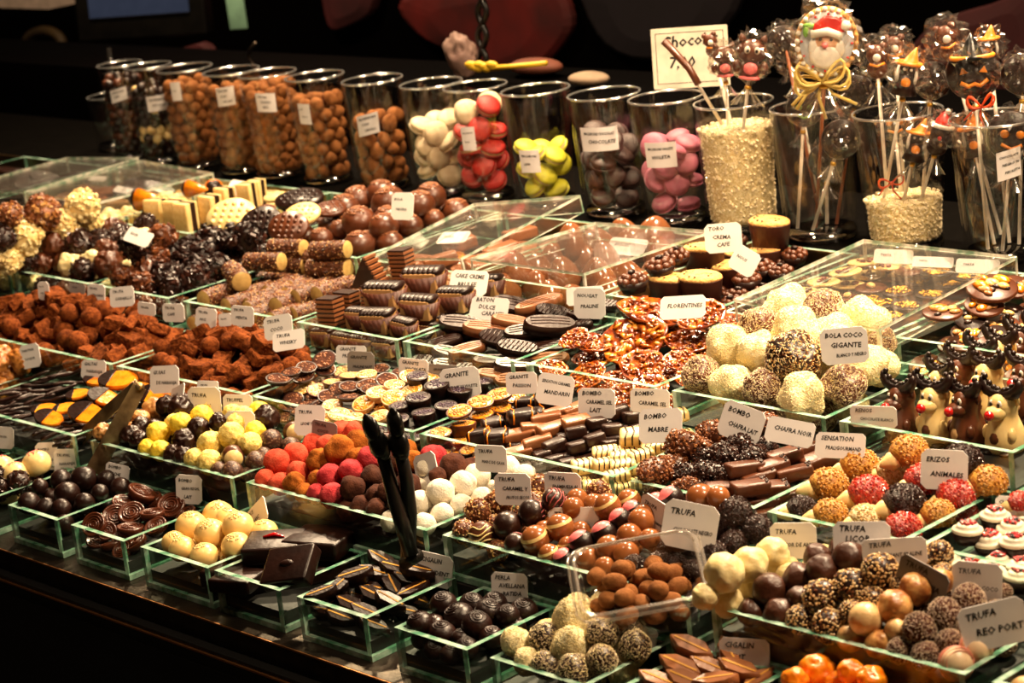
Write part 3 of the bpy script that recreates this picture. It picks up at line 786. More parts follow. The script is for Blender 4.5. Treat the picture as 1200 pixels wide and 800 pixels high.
def slab(chili=False, bean=False):
    b = B(); b.box(-1*U, 1*U, -.8*U, .8*U, -.3*U, .3*U, DARK, bev=.1*U); o = bpy.data.objects.new('chocolate_slab', b.mesh())
    if chili: d = B(); d.tube([(-.4*U, .1*U, .33*U), (0, .2*U, .36*U), (.35*U, .05*U, .33*U)], .07*U, CRIMSON, 6, rads=[.04*U, .09*U, .03*U]); child(o, 'chilli_piece', d.mesh())
    if bean: d = B(); d.ball((0, 0, .3*U), .28*U, DARK, 2, (1.1, .55, .35)); child(o, 'cocoa_bean', d.mesh())
    return o


kind('slab', 'chocolate_slab', 'thick dark chocolate slab', 'chocolate slab', [slab()], .35, tilt=3, spin=False, yaw=40)
kind('slabc', 'chocolate_slab', 'dark slab with a red chilli', 'chocolate slab', [slab(chili=True)], .35, tilt=3, spin=False, yaw=30)
kind('slabb', 'chocolate_slab', 'square slab with a cocoa bean', 'chocolate slab', [slab(bean=True)], .35, tilt=3, spin=False, yaw=45)


def orangette(seed):
    g = random.Random(seed); b = B(); pts = []; a = g.uniform(-.3, .3)
    for t in np.linspace(-1, 1, 10): pts.append((t*2.3*U, (.25*math.sin(t*2+seed)+a*t)*U, .12*math.cos(t*3+seed)*U))
    b.tube(pts, .24*U, DARKM, 8, rads=[.12*U]+[.24*U*(1+.15*math.sin(k*2+seed)) for k in range(8)]+[.12*U]); return bpy.data.objects.new('chocolate_stick', b.mesh())


kind('stick', 'chocolate_stick', 'dark chocolate orange peel stick', 'chocolate stick', [orangette(i) for i in range(5)], .25, spin=False, yaw=62, tilt=10)


def halfdip(m, k):
    P_ = [(1.25*math.cos(a)*U, .8*math.sin(a)*U) for a in np.linspace(0, 2*math.pi, 26, endpoint=False)]
    b = B(); b.prism(P_, -.14*U, .14*U, m, bev=.08*U); o = bpy.data.objects.new('orange_slice', b.mesh())
    P2 = [(x*1.06, y*1.08) for x, y in P_ if x < (-.05+.55*k)*U]; d = B(); d.prism(P2, -.19*U, .2*U, DARK, bev=.06*U); child(o, 'chocolate_dip', d.mesh()); return o


kind('orslice', 'orange_slice', 'half dipped candied orange slice', 'candied fruit', [halfdip(ORANGE, 0), halfdip(ORANGE, -.4)], .2, tilt=12, spin=False, yaw=15)
kind('orslice2', 'orange_slice', 'golden orange slice on chocolate', 'candied fruit', [halfdip(ORANGEY, -1.2), halfdip(ORANGEY, -.2)], .2, tilt=12, spin=False, yaw=30)


def hedgehog(m, key, look, cr, n=420, size=(.075, .065, .07)):
    o = bpy.data.objects.new('chocolate_hedgehog', crusted(U, m, cr, n, size, sc=(1.0, .88, .85), low=.03, flat=.55, keep=lambda d: d.x > -.62))
    n = B(); n.lathe([(.55*U, 0), (.46*U, .4*U), (.2*U, .85*U), (.03*U, 1.0*U)], WHITE, 16, M=Matrix.Translation((-.62*U, 0, -.18*U)) @ Matrix.Rotation(-1.68, 4, 'Y')); child(o, 'snout', n.mesh())
    kind(key, 'chocolate_hedgehog', look, 'chocolate animal', [o], .6, spin=False, yaw=52, tilt=6)


hedgehog(GOLDNUT, 'hgold', 'golden crumb hedgehog with white snout', [GOLDC, ALM1, GOLDC]); hedgehog(REDSUG, 'hred', 'red sugar hedgehog with white snout', [REDC_, REDC_, REDC_, REDC2], 480, (.06, .055, .06))
hedgehog(SESAME, 'hses', 'pale sesame hedgehog with white snout', [ALM2, SHRED, ALM1]); hedgehog(VERMI, 'hdark', 'dark vermicelli hedgehog with white snout', VERM, 420, (.12, .04, .06))


def cupcake():
    b = B(); b.lathe([(.7*U, -.7*U), (.95*U, 0), (.8*U, .05*U)], DARK, 30, wob=lambda a, j: 1+.03*math.cos(a*15)); o = bpy.data.objects.new('cupcake', b.mesh())
    c = B(); c.lathe([(.9*U, 0), (1.02*U, .12*U), (.95*U, .3*U), (.7*U, .34*U), (.72*U, .45*U), (.6*U, .58*U), (.02*U, .6*U)], mat('white_icing', (.85, .8, .66), rough=.4), 30); child(o, 'icing', c.mesh())
    d = B(); g = random.Random(1)
    for k in range(50):
        a = g.uniform(0, 6.28); q = .5*math.sqrt(g.random()); d.ball((q*math.cos(a)*U, q*math.sin(a)*U, (.62+.14*(1-q))*U), .1*U, (CRIMSON, DARK, CRIMSON)[k % 3], 1)
    child(o, 'red_sprinkles', d.mesh()); return o


kind('cupcake', 'cupcake', 'mini cupcake with red sprinkles', 'cupcake', [cupcake()], .7, tilt=5)


def gateau():
    b = B()
    b.box(-.95*U, .25*U, -.5*U, -.1*U, -1*U, 1*U, WHITE, bev=.05*U); b.box(-.93*U, .23*U, -.1*U, .3*U, -.98*U, .98*U, DARKM); b.box(-.95*U, .25*U, .3*U, .5*U, -1*U, 1*U, WHITE, bev=.05*U)
    o = bpy.data.objects.new('layered_bar', b.mesh()); d = B()
    for k in range(7): z = (-.9+1.8*k/6)*U; x = (-.85+1.0*k/6)*U; d.tube([(x-.1*U, -.52*U, -.95*U), (x+.1*U, -.52*U, .95*U)], .03*U, NUTSLICE, 5)
    child(o, 'icing_lines', d.mesh()); return o


kind('gateau', 'layered_bar', 'brown and white layered bar', 'chocolate', [gateau()], 1, spin=False, yaw=12, tilt=2)


def cone_():
    b = B(); M = Matrix.Rotation(R(90), 4, 'Y'); b.lathe([(.12*U, -1.3*U), (.35*U, -.7*U), (.85*U, .7*U)], ORANGE, 24, M=M); o = bpy.data.objects.new('filled_cone', b.mesh())
    d = B()
    for k in range(6): a = k/6*6.28; d.ball((.8*U, .35*math.cos(a)*U, .35*math.sin(a)*U), .48*U, DARK, 2, (.8, 1, 1))
    d.ball((1.0*U, 0, 0), .5*U, DARK, 2); child(o, 'chocolate_filling', d.mesh()); return o


kind('cone', 'filled_cone', 'orange wafer cone filled with dark chocolate', 'chocolate', [cone_()], .8, spin=False, yaw=215, tilt=2)


def macaron(n):
    m = MACR[n]; b = B(); b.lathe([(.01*U, .52*U), (.5*U, .47*U), (.85*U, .33*U), (1*U, .15*U), (.97*U, .12*U), (.01*U, .12*U)][::-1], m, 24); b.lathe([(.01*U, -.52*U), (.5*U, -.47*U), (.85*U, -.33*U), (1*U, -.15*U), (.97*U, -.12*U), (.01*U, -.12*U)], m, 24)
    o = bpy.data.objects.new('macaron', b.mesh()); c = B(); c.lathe([(.9*U, -.12*U), (.93*U, 0), (.9*U, .12*U)], m if n in ('choc', 'violet') else FILL, 24); child(o, 'filling', c.mesh()); return o


for n_, l_ in (('red', 'bright red'), ('green', 'lime green'), ('choc', 'dark chocolate'), ('violet', 'violet pink'), ('cream', 'cream coloured')):
    kind('mac_'+n_, 'macaron', l_+' macaron', 'macaron', [macaron(n_)], .8, tilt=35)


def reindeer(m, belly):
    o = bpy.data.objects.new('chocolate_reindeer', None); o.empty_display_size = .01
    V, Fc = ico(4); b = B()
    prof = [(.75, -1.75), (1.0, -1.6), (1.12, -1.2), (1.05, -.6), (.88, -.1), (.74, .25), (.74, .55), (.84, .9), (.76, 1.3), (.45, 1.58), (.02, 1.66)]
    b.lathe([(r*U, z*U) for r, z in prof], m, 28); b.ball((-.05*U, -.62*U, .62*U), .56*U, m, 3, (1.05, 1.1, .8))
    child(o, 'body', b.mesh())
    for s in (-1, 1):
        e = B(); e.ball((s*.86*U, .05*U, 1.2*U), .24*U, m, 2, (.7, .35, 1.2), None); child(o, 'ear', e.mesh())
        e = B(); e.ball((s*.24*U, -.70*U, 1.12*U), .17*U, EYEW, 2, (1, .5, 1.3)); ch = child(o, 'eye', e.mesh())
        p = B(); p.ball((s*.23*U, -.79*U, 1.1*U), .105*U, BLACKP, 2, (1, .5, 1.3)); child(ch, 'pupil', p.mesh())
        f = B(); f.ball((s*.55*U, -.75*U, -1.6*U), .38*U, DARK, 2, (1, 1.2, .5)); child(o, 'hoof', f.mesh())
        a = B()
        pts = [(0, -.1*U, 1.5*U), (s*.45*U, -.12*U, 1.52*U), (s*.85*U, -.14*U, 1.68*U), (s*1.12*U, -.14*U, 2.0*U), (s*1.16*U, -.12*U, 2.32*U), (s*1.12*U, -.12*U, 2.42*U)]
        a.tube(pts, .3*U, DARK, 12, rads=[.30*U, .33*U, .34*U, .29*U, .20*U, .06*U])
        for k in range(4): a.ball((s*(.2+.26*k)*U, -.14*U, (1.78+.07*k*k)*U), .17*U, DARK, 2)
        child(o, 'antler', a.mesh())
        l = B(); l.ball((s*.8*U, -.5*U, -.6*U), .3*U, m, 2, (.8, 1, 1.5)); child(o, 'arm', l.mesh())
    n = B(); n.ball((-.05*U, -1.25*U, .62*U), .28*U, CRIMSON, 3); child(o, 'nose', n.mesh())
    t = B(); t.ball((0, -.78*U, -.85*U), .55*U, belly, 3, (.8, .62, 1.0)); child(o, 'belly_patch', t.mesh()); return o


kind('rmilk', 'chocolate_reindeer', 'milk chocolate reindeer with pale belly', 'chocolate reindeer', [reindeer(MILK, CARAML)], 1.75, spin=False, yaw=-8, tilt=0)
kind('rwhite', 'chocolate_reindeer', 'white chocolate reindeer with brown belly', 'chocolate reindeer', [reindeer(WHITE, MILK)], 1.75, spin=False, yaw=-8, tilt=0)


def striped(base, line):
    o = bpy.data.objects.new('truffle', blob(U, base, 3, low=.02)); b = B()
    for k in range(6):
        z = -.6+1.2*k/5; rr = math.sqrt(1-z*z)*1.01*U; b.tube([(rr*math.cos(t), rr*math.sin(t), z*U+.08*U*math.sin(t*2)) for t in np.linspace(0, 6.283, 26)], .045*U, line, 5)
    child(o, 'stripes', b.mesh()); return o


kind('pinkstripe', 'truffle', 'ivory truffle with pink stripes', 'truffle', [striped(mat('port_ivory', (.80, .62, .42), (.74, .55, .36), .4, 60), mat('port_pink', (.74, .32, .24), rough=.4))], .98, spin=False, yaw=60, tiltx=70)

# ------------------------------------------------------------------ the stepped counter
ZT = dict(A=.041, B=.078, C=.112, D=.145, E=.165)      # rims of the trays, row by row
VF = dict(A=0., B=.108, C=.226, D=.363, E=.535)         # their front edges
VB = dict(A=.105, B=.222, C=.357, D=.528, E=.772)
TH = .041
U0, U1 = -2.6, 1.3


def solid(name, x0, x1, y0, y1, z0, z1, m, bev=.001, kd=True):
    b = B(); b.box(x0, x1, y0, y1, z0, z1, m, bev=bev); o = b.obj(name)
    if kd: structure(o)
    return o


solid('trim_1', U0, U1, -.0185, 1.02, -.024, -.0005, STEEL)
solid('trim_2', U0, U1, -.0285, .9, -.045, -.0245, BLACK)
solid('trim_3', U0, U1, -.0311, -.0287, -.0305, -.0283, mat('brass_line', (.85, .42, .18), rough=.35, metal=1), .0004)
solid('trim_10', U0, U1, -.0200, -.0186, -.0022, -.0003, MATS['brass_line'], .0004)
solid('wall_front', U0, U1, -.0265, .9, -.9, -.046, BLACK)
for i, (r_, a, b_) in enumerate((('B', .107, .2235), ('C', .2237, .3605), ('D', .3607, .533), ('E', .5332, .7748))):
    solid('trim_%d' % (4+i), U0, U1, a, b_, 0, ZT[r_]-TH-.0015, STEELB)
solid('trim_8', U0, U1, .7812, 1.02, 0, .1595, mat('shelf_dark', (.006, .005, .004), rough=.8, spec=.02))
solid('trim_9', U0, U1, .775, .7810, .1245, .1615, mat('steel_warm', (.42, .27, .14), (.3, .2, .1), .3, 14, .1, metal=1))
solid('wall_back', -4.5, 2.5, 1.9, 1.95, -.9, 2.2, mat('dark_wall', (.0015, .0010, .0010), (.0025, .0014, .0014), .9, 3, spec=.02))
solid('floor', -4.5, 2.5, -3, 1.9, -.95, -.9, mat('dark_floor', (.04, .035, .03), rough=.6))


def ordinal(n):
    a = ['', 'first', 'second', 'third', 'fourth', 'fifth', 'sixth', 'seventh', 'eighth', 'ninth', 'tenth', 'eleventh', 'twelfth', 'thirteenth', 'fourteenth', 'fifteenth', 'sixteenth', 'seventeenth', 'eighteenth', 'nineteenth']
    if n < 20: return a[n]
    t = ['', '', 'twent', 'thirt', 'fort', 'fift', 'sixt', 'sevent', 'eight', 'ninet'][n//10]
    return t+'ieth' if n % 10 == 0 else t+'y-'+a[n % 10]


def put(key, loc, r, rz=None, rx=None, ry=None, variant=None):
    K = KIND[key]; p = K['protos'][random.randrange(len(K['protos'])) if variant is None else variant % len(K['protos'])]
    o = copy_tree(p); o.name = K['name']; o.location = loc; o.scale = (r/U,)*3
    t = K['tilt']
    if K['spin'] and K['yaw'] is None and rz is None: rz = random.uniform(0, 360)
    elif rz is None: rz = (K['yaw'] or 0)+random.uniform(-9, 9)*(1.5 if K['spin'] else 1)
    ex = (K['tiltx'] or 0)+random.uniform(-t, t) if rx is None else rx
    ey = random.uniform(-t, t) if ry is None else ry
    if K['ratio'] > .9 and K['spin'] and K['yaw'] is None: ex, ey = random.uniform(0, 360), random.uniform(0, 360)
    rot = Euler((R(ex), R(ey), R(rz))).to_matrix()
    if K['lean']: rot = Matrix.Rotation(R(K['lean']*random.uniform(.5, 1.3)), 3, Vector((RT[0], RT[1], 0))) @ rot
    o.rotation_euler = rot.to_euler(); o['category'] = K['cat']
    return o


TRAYS = {}


class Tray:
    def __init__(s, row, u0, u1, name, hm=.02, glass=True, label=None, liner=None, v1=None, v0=None):
        s.row = row; s.u0, s.u1, s.v0, s.v1 = u0, u1, VF[row] if v0 is None else v0, VB[row] if v1 is None else v1
        s.zt = ZT[row]; s.zb = s.zt-TH; s.liner = dict(A=.012, B=.016, C=.010, D=.002, E=.0)[row] if liner is None else liner; s.name = name; s.hm = hm; s.it = []; TRAYS[name] = s
        if glass:
            t = .0054; o = bpy.data.objects.new('glass_tray', None); COL.objects.link(o); o.empty_display_size = .02
            o.location = ((s.u0+s.u1)/2, s.v0, s.zb)
            tag(o, label or 'clear green-edged glass tray of the %s' % name, 'tray', 'glass trays on the stepped counter')
            ox = (s.u0+s.u1)/2; a, c = s.u0-ox, s.u1-ox; d = s.v1-s.v0

            def pane(nm, x0, x1, y0, y1, z0, z1, big):
                b = B(); b.box(x0, x1, y0, y1, z0, z1, GLASS)
                b.mats.append(GEDGE)
                # faces order: bottom, top, front, back, left, right
                ed = {'y': (0, 1, 4, 5), 'x': (0, 1, 2, 3), 'z': (2, 3, 4, 5)}[big]
                for k in ed: b.MI[k] = 1
                b.obj(nm, o)
            if s.liner: b = B(); b.box(a+.0046, c-.0046, .0046, d-.0046, .0052, .0052+s.liner, BLACK); b.obj('dark_liner', o)
            pane('base_pane', a, c, 0, d, 0, .005, 'z')
            pane('front_pane', a+t, c-t, 0, t, .0052, TH, 'y'); pane('back_pane', a+t, c-t, d-t, d, .0052, TH, 'y')
            pane('side_pane', a, a+t*.97, 0, d, .0052, TH, 'x'); pane('side_pane', c-t*.97, c, 0, d, .0052, TH, 'x')

    def fl(s): return s.zb+.0056+s.liner

    def surf(s, u, v):
        x = min(1, max(0, (u-s.u0)/(s.u1-s.u0))); y = min(1, max(0, (v-s.v0)/(s.v1-s.v0)))
        g = y/.6 if y < .6 else 1-(y-.6)*.6
        return s.fl()+s.hm*(1-abs(2*x-1)**4)*(g*.9+.1)

    def add(s, crop, key, d, pts, **kw):
        """d: diameter (unit width) in picture pixels; the place is where the line of sight meets the heap"""
        K = KIND[key]; ra = K['ratio']
        for p in pts:
            x, y = px(crop, p[0], p[1]); zc = kw.get('zc'); dd = p[2] if len(p) > 2 and p[2] else d
            lo = at(x, y, s.fl()); r = dd/2/pxm(lo)
            z = s.fl()+ra*r; q = at(x, y, z)
            if zc: z = zc; q = at(x, y, z)
            for k in range(0 if zc else 80):
                if z >= s.surf(q[0], q[1])+ra*r and q[1] <= s.v1-.5*r and q[0] >= s.u0+.75*r: break
                z += .0015; q = at(x, y, z)
            fx = {k_: v_ for k_, v_ in kw.items() if k_ != 'zc'}
            if len(p) > 3: fx['rz'] = p[3]
            s.it.append(dict(key=key, p=np.array(q), o=np.array(q), r=r, ra=ra, kw=fx, fixed=True))
        return s

    def fill(s, kinds, d, layers=3, dens=1.0, keep=None, pitch=.8, top=1):
        """kinds: function(x01) -> key; a hexagonal stack under the heap's surface, jittered"""
        for L in range(layers):
            r = d/2/pxm(((s.u0+s.u1)/2, (s.v0+s.v1)/2, s.zt)); st = 2*r*.97/dens
            nu = int((s.u1-s.u0-.008)/st); nv = int((s.v1-s.v0-.008)/(st*.9))
            for j in range(nv+1):
                for i in range(nu+1):
                    u = s.u0+.005+r+(i+.5*((j+L) % 2))*st+rng.normal()*r*.12; v = s.v0+.005+r+(j+.5*(L % 2))*st*.9+rng.normal()*r*.12
                    if not (s.u0+.003+r*.8 < u < s.u1-.003-r*.8 and s.v0+.003+r*.8 < v < s.v1-.003-r*.8): continue
                    x = (u-s.u0)/(s.u1-s.u0)
                    if keep and not keep(x, (v-s.v0)/(s.v1-s.v0)): continue
                    key = kinds(x) if callable(kinds) else random.choice(kinds); ra = KIND[key]['ratio']
                    z = s.fl()+ra*r+L*2*r*pitch*max(ra, .3)
                    sf = s.surf(u, v)+ra*r
                    if z > sf+.4*r: continue
                    if z < sf-(1.2+top)*2*r*max(ra, .3): continue
                    p = np.array((u, v, z)); ok = True
                    for t in s.it:
                        dl = p-t['p']; rr = (r+t['r'])*.86; rz = (r*max(ra, .3)+t['r']*max(t['ra'], .3))*.86
                        if (dl[0]**2+dl[1]**2)/rr**2+dl[2]**2/rz**2 < 1: ok = False; break
                    if ok: s.it.append(dict(key=key, p=p, o=p.copy(), r=r*random.uniform(.94, 1.05), ra=ra, kw={}, fixed=False))
        return s

    def finish(s, relax=14):
        I = s.it; n = len(I)
        if not n: return
        P = np.array([t['p'] for t in I]); O = P.copy(); r = np.array([t['r'] for t in I]); ra = np.array([t['ra'] for t in I]); rz = r*np.maximum(ra, .3)
        for it in range(relax):
            D = P[:, None]-P[None]; RR = (r[:, None]+r[None])*.95; ZZ = (rz[:, None]+rz[None])*.95
            m = np.sqrt((D[..., 0]**2+D[..., 1]**2)/RR**2+D[..., 2]**2/ZZ**2); np.fill_diagonal(m, 9)
            k = (m < 1); push = np.where(k, (1/np.maximum(m, .15)-1)*.5, 0)[..., None]*D*.6
            push = np.clip(push, -.004, .004)
            P = P+push.sum(1)*.7; P += (O-P)*.08
            lowz = s.fl()+ra*r; P[:, 2] = np.maximum(P[:, 2], lowz)
            inn = P[:, 2] < s.zt+r*.2
            P[:, 0] = np.where(inn, np.clip(P[:, 0], s.u0+.0045+r*.93, s.u1-.0045-r*.93), P[:, 0])
            P[:, 1] = np.where(inn, np.clip(P[:, 1], s.v0+.0045+r*.93, s.v1-.0045-r*.93), P[:, 1])
        nonfix = [i for i in range(n) if not I[i]['fixed']]; P0 = P; keep = set(range(n))
        views = [CAM, CAM+np.array([.25, .3, .0]), CAM+np.array([-.3, -.25, .0]), CAM+np.array([0, 0, .3])]
        er = r*np.clip(ra, .4, 1)
        for i in nonfix:
            seen = False
            for cv in views:
                d = cv-P0[i]; L_ = np.linalg.norm(d); d = d/L_; a = np.cross(d, [0, 0, 1]); a /= np.linalg.norm(a); b_ = np.cross(a, d)
                oth = np.array([k for k in range(n) if k != i and np.linalg.norm(P0[k]-P0[i]) < .09])
                if len(oth) == 0: seen = True; break
                for k in range(9):
                    t = k*.7; w_ = (0 if k == 0 else .86)*er[i]; p = P0[i]+(a*math.cos(t)+b_*math.sin(t))*w_
                    q = P0[oth]-p; al = q@d; ds = np.linalg.norm(q-al[:, None]*d, axis=1)
                    if not np.any((al > 0) & (ds < er[oth]*.9)): seen = True; break
                if seen: break
            if not seen: keep.discard(i)
        I = [I[i] for i in sorted(keep)]; P = P0[sorted(keep)]
        byk = {}
        for t, p in zip(I, P):
            t['p'] = p; byk.setdefault(t['key'], []).append(t)
        for key, L in byk.items():
            K = KIND[key]; bands = {}
            for t in L: bands.setdefault(int((t['p'][1]-s.v0)/(2.0*t['r'])), []).append(t)
            bl = sorted(bands)
            for bi, bk in enumerate(bl):
                Q = sorted(bands[bk], key=lambda t: t['p'][0])
                for qi, t in enumerate(Q):
                    o = put(key, t['p'], t['r'], **t['kw'])
                    where = s.name
                    if len(bl) == 1 and len(Q) == 1: lab = '%s in the %s' % (K['look'], where)
                    elif len(bl) == 1: lab = '%s %s from monitor end, %s' % (ordinal(qi+1), K['look'], where)
                    else:
                        rown = 'front row' if bi == 0 else 'back row' if bi == len(bl)-1 else ordinal(bi+1)+' row'
                        lab = '%s %s from monitor end, %s, %s' % (ordinal(qi+1), K['look'], rown, where) if len(Q) > 1 else '%s alone in %s, %s' % (K['look'], rown, where)
                    o['label'] = lab; o['group'] = '%ss in the %s' % (K['name'].replace('_', ' '), where)


# ------------------------------------------------------------------ hand-written cards
_txt = {}


def text_mesh(lines, w_, h_, size=None, ink=None, shear=.15, align='LEFT'):
    n = len(lines); mx = max(len(l) for l in lines)
    sz = size or min(h_*.25, w_*.15)
    V = []; Fc = []
    for i, l in enumerate(lines):
        c = bpy.data.curves.new('lettering', 'FONT'); c.body = l; c.size = sz; c.shear = shear; c.resolution_u = 1; c.offset = sz*.022
        t = bpy.data.objects.new('t', c); me = bpy.data.meshes.new_from_object(t)
        x0 = -w_*.39+(w_*.10*i if n > 1 else w_*.05); y0 = h_*.20-i*h_*(.36 if n < 3 else .28)+(h_*.06 if n > 2 else 0)
        if n == 1: y0 = 0
        if size: y0 = h_*.17-i*h_*.33
        k = len(V)
        a = R(random.uniform(-3, 3))
        xs = [v.co.x for v in me.vertices] or [0]
        fx = min(1, w_*(.80-.08*i)/max(max(xs), 1e-6))
        fy = fx**.5
        V += [(x0+v.co.x*fx*math.cos(a), y0+v.co.y*fy+v.co.x*fx*math.sin(a), .0007) for v in me.vertices]
        Fc += [tuple(q+k for q in p.vertices) for p in me.polygons]
        bpy.data.objects.remove(t); bpy.data.curves.remove(c); bpy.data.meshes.remove(me)
    return M_new('lettering', V, Fc, [ink or INK], smooth=False)


def card_mesh(w_, h_, m, cut=None):
    c = h_*.14 if cut is None else cut; a, b = w_/2, h_/2
    P_ = [(-a+c, -b), (a-c, -b), (a, -b+c), (a, b-c), (a-c, b), (-a+c, b), (-a, b-c), (-a, -b+c)]
    b_ = B(); b_.prism(P_, -.0005, .0005, m); return b_.mesh()


def card(crop, x, y, v, wp, hp, lines, yaw=22, tilt=18, roll=0, m=None, label=None, z=None):
    """v: upright plane the card's middle stands in; wp, hp: size in picture pixels; yaw: turned towards the aisle end"""
    X, Y = px(crop, x, y); p = atv(X, Y, v) if z is None else at(X, Y, z)
    s = pxm(p); ang = math.radians(48-yaw); w_ = wp/s/max(.5, math.cos(ang)); h_ = hp/s/.93
    o = bpy.data.objects.new('name_card', card_mesh(w_, h_, m or CARD)); COL.objects.link(o)
    o.matrix_world = Matrix.Translation(Vector(p)) @ Matrix.Rotation(R(yaw), 4, 'Z') @ Matrix.Rotation(R(90-tilt), 4, 'X') @ Matrix.Rotation(R(roll), 4, 'Z')
    if lines:
        t = bpy.data.objects.new('lettering', text_mesh(lines, w_, h_)); COL.objects.link(t); t.parent = o
    tag(o, label, 'card', 'hand-lettered name cards'); return o



# ------------------------------------------------------------------ row A, along the aisle edge
T = Tray('A', -.703, -.605, 'last edge tray', hm=.012); T.fill(['darkball', 'darklump'], 34, 2); T.finish()
T = Tray('A', -.583, -.485, 'red-dusted bonbon tray', hm=.02)
T.add('L4', 'redegg', 33, [(10, 330), (125, 320, 34), (50, 350)]).add('L4', 'darklump', 26, [(70, 385), (15, 405), (20, 350)]).fill(['redegg', 'darklump'], 30, 1); T.finish()
T = Tray('A', -.451, -.358, 'dark ball tray', hm=.022)
T.add('L4', 'darkball', 27, [(115, 470), (200, 443, 23), (262, 378, 27), (198, 492, 25), (285, 430, 30), (360, 368, 31), (262, 500, 25), (365, 465, 24), (420, 432, 22), (450, 372, 24), (512, 405, 25), (180, 412, 20)])
T.fill(['darkball'], 25, 2, top=0); T.finish()
T = Tray('A', -.333, -.240, 'dark coin tray', hm=.022)
T.add('L4', 'coin', 30, [(395, 560), (480, 525, 32), (560, 520, 32), (525, 470, 26), (602, 430, 34), (635, 518, 30), (555, 582, 32), (680, 452, 26), (735, 482, 34), (665, 572, 28), (800, 520, 26), (455, 590, 24)])
T.fill(['coin'], 28, 3, top=0); T.finish()
T = Tray('A', -.212, -.102, 'white dome bonbon tray', hm=.026)
T.add('L5', 'egg', 37, [(75, 525), (185, 480), (155, 550), (272, 525), (352, 545, 34), (48, 612, 33), (130, 640, 35), (255, 600, 35), (5, 578, 30), (225, 495, 30)])
T.fill(['egg'], 34, 2, top=0); T.finish()
T = Tray('A', -.092, .006, 'dark slab tray', hm=.006)
for key, x, y, z, r, rz, rx, ry in (('slabc', 130, 360, .024, .030, 32, 0, 0), ('slab', 215, 390, .0245, .026, 60, 0, 4), ('slab', 430, 300, .025, .030, 35, 0, 0), ('slab', 480, 345, .0245, .025, 70, 0, 0), ('slab', 350, 300, .034, .028, 50, 0, 0), ('slab', 130, 400, .030, .022, 20, 0, 0),
                                   ('slabc', 275, 268, .046, .028, 38, 4, 0), ('slab', 455, 252, .046, .030, 20, 0, 0), ('slabb', 335, 350, .050, .025, 22, 34, -10)):
    X, Y = px('M4', x, y); T.it.append(dict(key=key, p=at(X, Y, z), o=0, r=r, ra=.35, kw=dict(rz=rz, rx=rx, ry=ry), fixed=True))
T.finish(0)
T = Tray('A', .031, .128, 'dark striped bonbon tray', hm=.010)
T.add('M4', 'ciga_dark', 30, [(430, 455, 0, 65), (515, 470, 0, 100), (560, 390, 34, 60), (665, 355, 36, 5), (655, 465, 34, 5), (575, 500, 34, 5), (635, 530, 36, 5), (720, 490, 36, 5), (745, 410, 36, -25), (815, 440, 34, 75), (520, 415, 30, 100), (770, 350, 34, 20), (840, 370, 34, 20)])
T.add('L8', 'ciga_dark', 34, [(75, 380, 0, 5), (215, 410, 34, 20)]).fill(['ciga_dark'], 30, 2, top=0); T.finish(6)
T = Tray('A', .164, .256, 'spiral bonbon tray', hm=.018)
T.add('L8', 'swirl', 32, [(190, 585), (345, 550, 38), (440, 590, 36), (315, 520, 32), (310, 625, 34), (420, 515, 30), (475, 510, 30), (480, 555, 34), (590, 540, 34), (370, 635, 26), (385, 665, 28), (530, 560, 28)])
T.add('L8', 'swirlm', 28, [(255, 590), (235, 625, 28), (495, 635, 30), (570, 590, 30)]).fill(['swirl'], 28, 2, top=0); T.finish()
T = Tray('A', .284, .392, 'edge coconut tray', hm=.03)
T.add('M1', 'coco2w', 44, [(95, 568, 46), (235, 520, 42), (100, 652, 43), (125, 510, 36), (5, 610, 30)])
T.add('M1', 'coco2b', 38, [(215, 612, 38), (310, 605, 34), (335, 655, 38), (5, 620, 38), (210, 715, 36), (105, 755, 40), (10, 725, 34)])
T.add('L8', 'coco2w', 36, [(575, 660), (605, 715, 34)]).fill(['coco2b', 'coco2w'], 36, 1); T.finish()
T = Tray('A', .415, .51, 'milk striped bonbon tray', hm=.018)
T.add('M1', 'ciga_milk', 40, [(565, 675, 44, 5), (510, 735, 44, 5), (640, 740, 44, 5), (755, 760, 44, 5), (430, 785, 42, 5), (700, 700, 40, -30), (545, 790, 42, 5), (655, 795, 40, 45), (850, 780, 36, 80), (610, 705, 40, 15)])
T.fill(['ciga_milk'], 38, 2, top=0); T.finish(6)
T = Tray('A', .535, .64, 'physalis tray', hm=.02)
T.add('M3', 'physalis', 36, [(485, 570, 40), (600, 572, 30), (655, 590, 34), (395, 592, 30), (540, 600, 34)]).fill(['physalis'], 34, 2, top=0); T.finish()

# ------------------------------------------------------------------ row B
T = Tray('B', -.86, -.745, 'walnut cluster tray', hm=.02); T.add('L2', 'walnut', 25, [(60, 480), (20, 420), (45, 440), (100, 430), (5, 470)]).fill(['walnut'], 24, 2); T.finish()
T = Tray('B', -.725, -.479, 'orange peel tray', hm=.034)
T.add('L2', 'orslice', 34, [(530, 515, 38), (440, 515, 32), (385, 665, 38), (465, 592, 32), (230, 690, 30)])
T.add('L2', 'orslice2', 26, [(347, 578, 22, 40), (295, 640, 24, 40), (200, 645, 26, 30), (690, 580, 34, 20), (640, 560, 26, 20)])
T.add('L2', 'stick', 17, [(60, 560), (100, 545, 0, 70), (140, 590), (180, 540), (215, 510, 0, 66), (245, 490, 0, 80), (290, 490), (330, 480), (170, 600), (110, 640), (60, 630), (25, 600), (230, 600), (90, 600, 0, 80), (200, 560, 0, 70), (150, 500), (10, 640), (310, 530, 0, 50), (270, 560)])
T.add('L2', 'stick', 17, [(250, 700, 0, 20), (320, 720, 0, 15), (420, 720, 0, 25)])
T.fill(['stick'], 22, 4, top=0); T.finish(5)
T = Tray('B', -.448, -.197, 'lemon truffle tray', hm=.036)
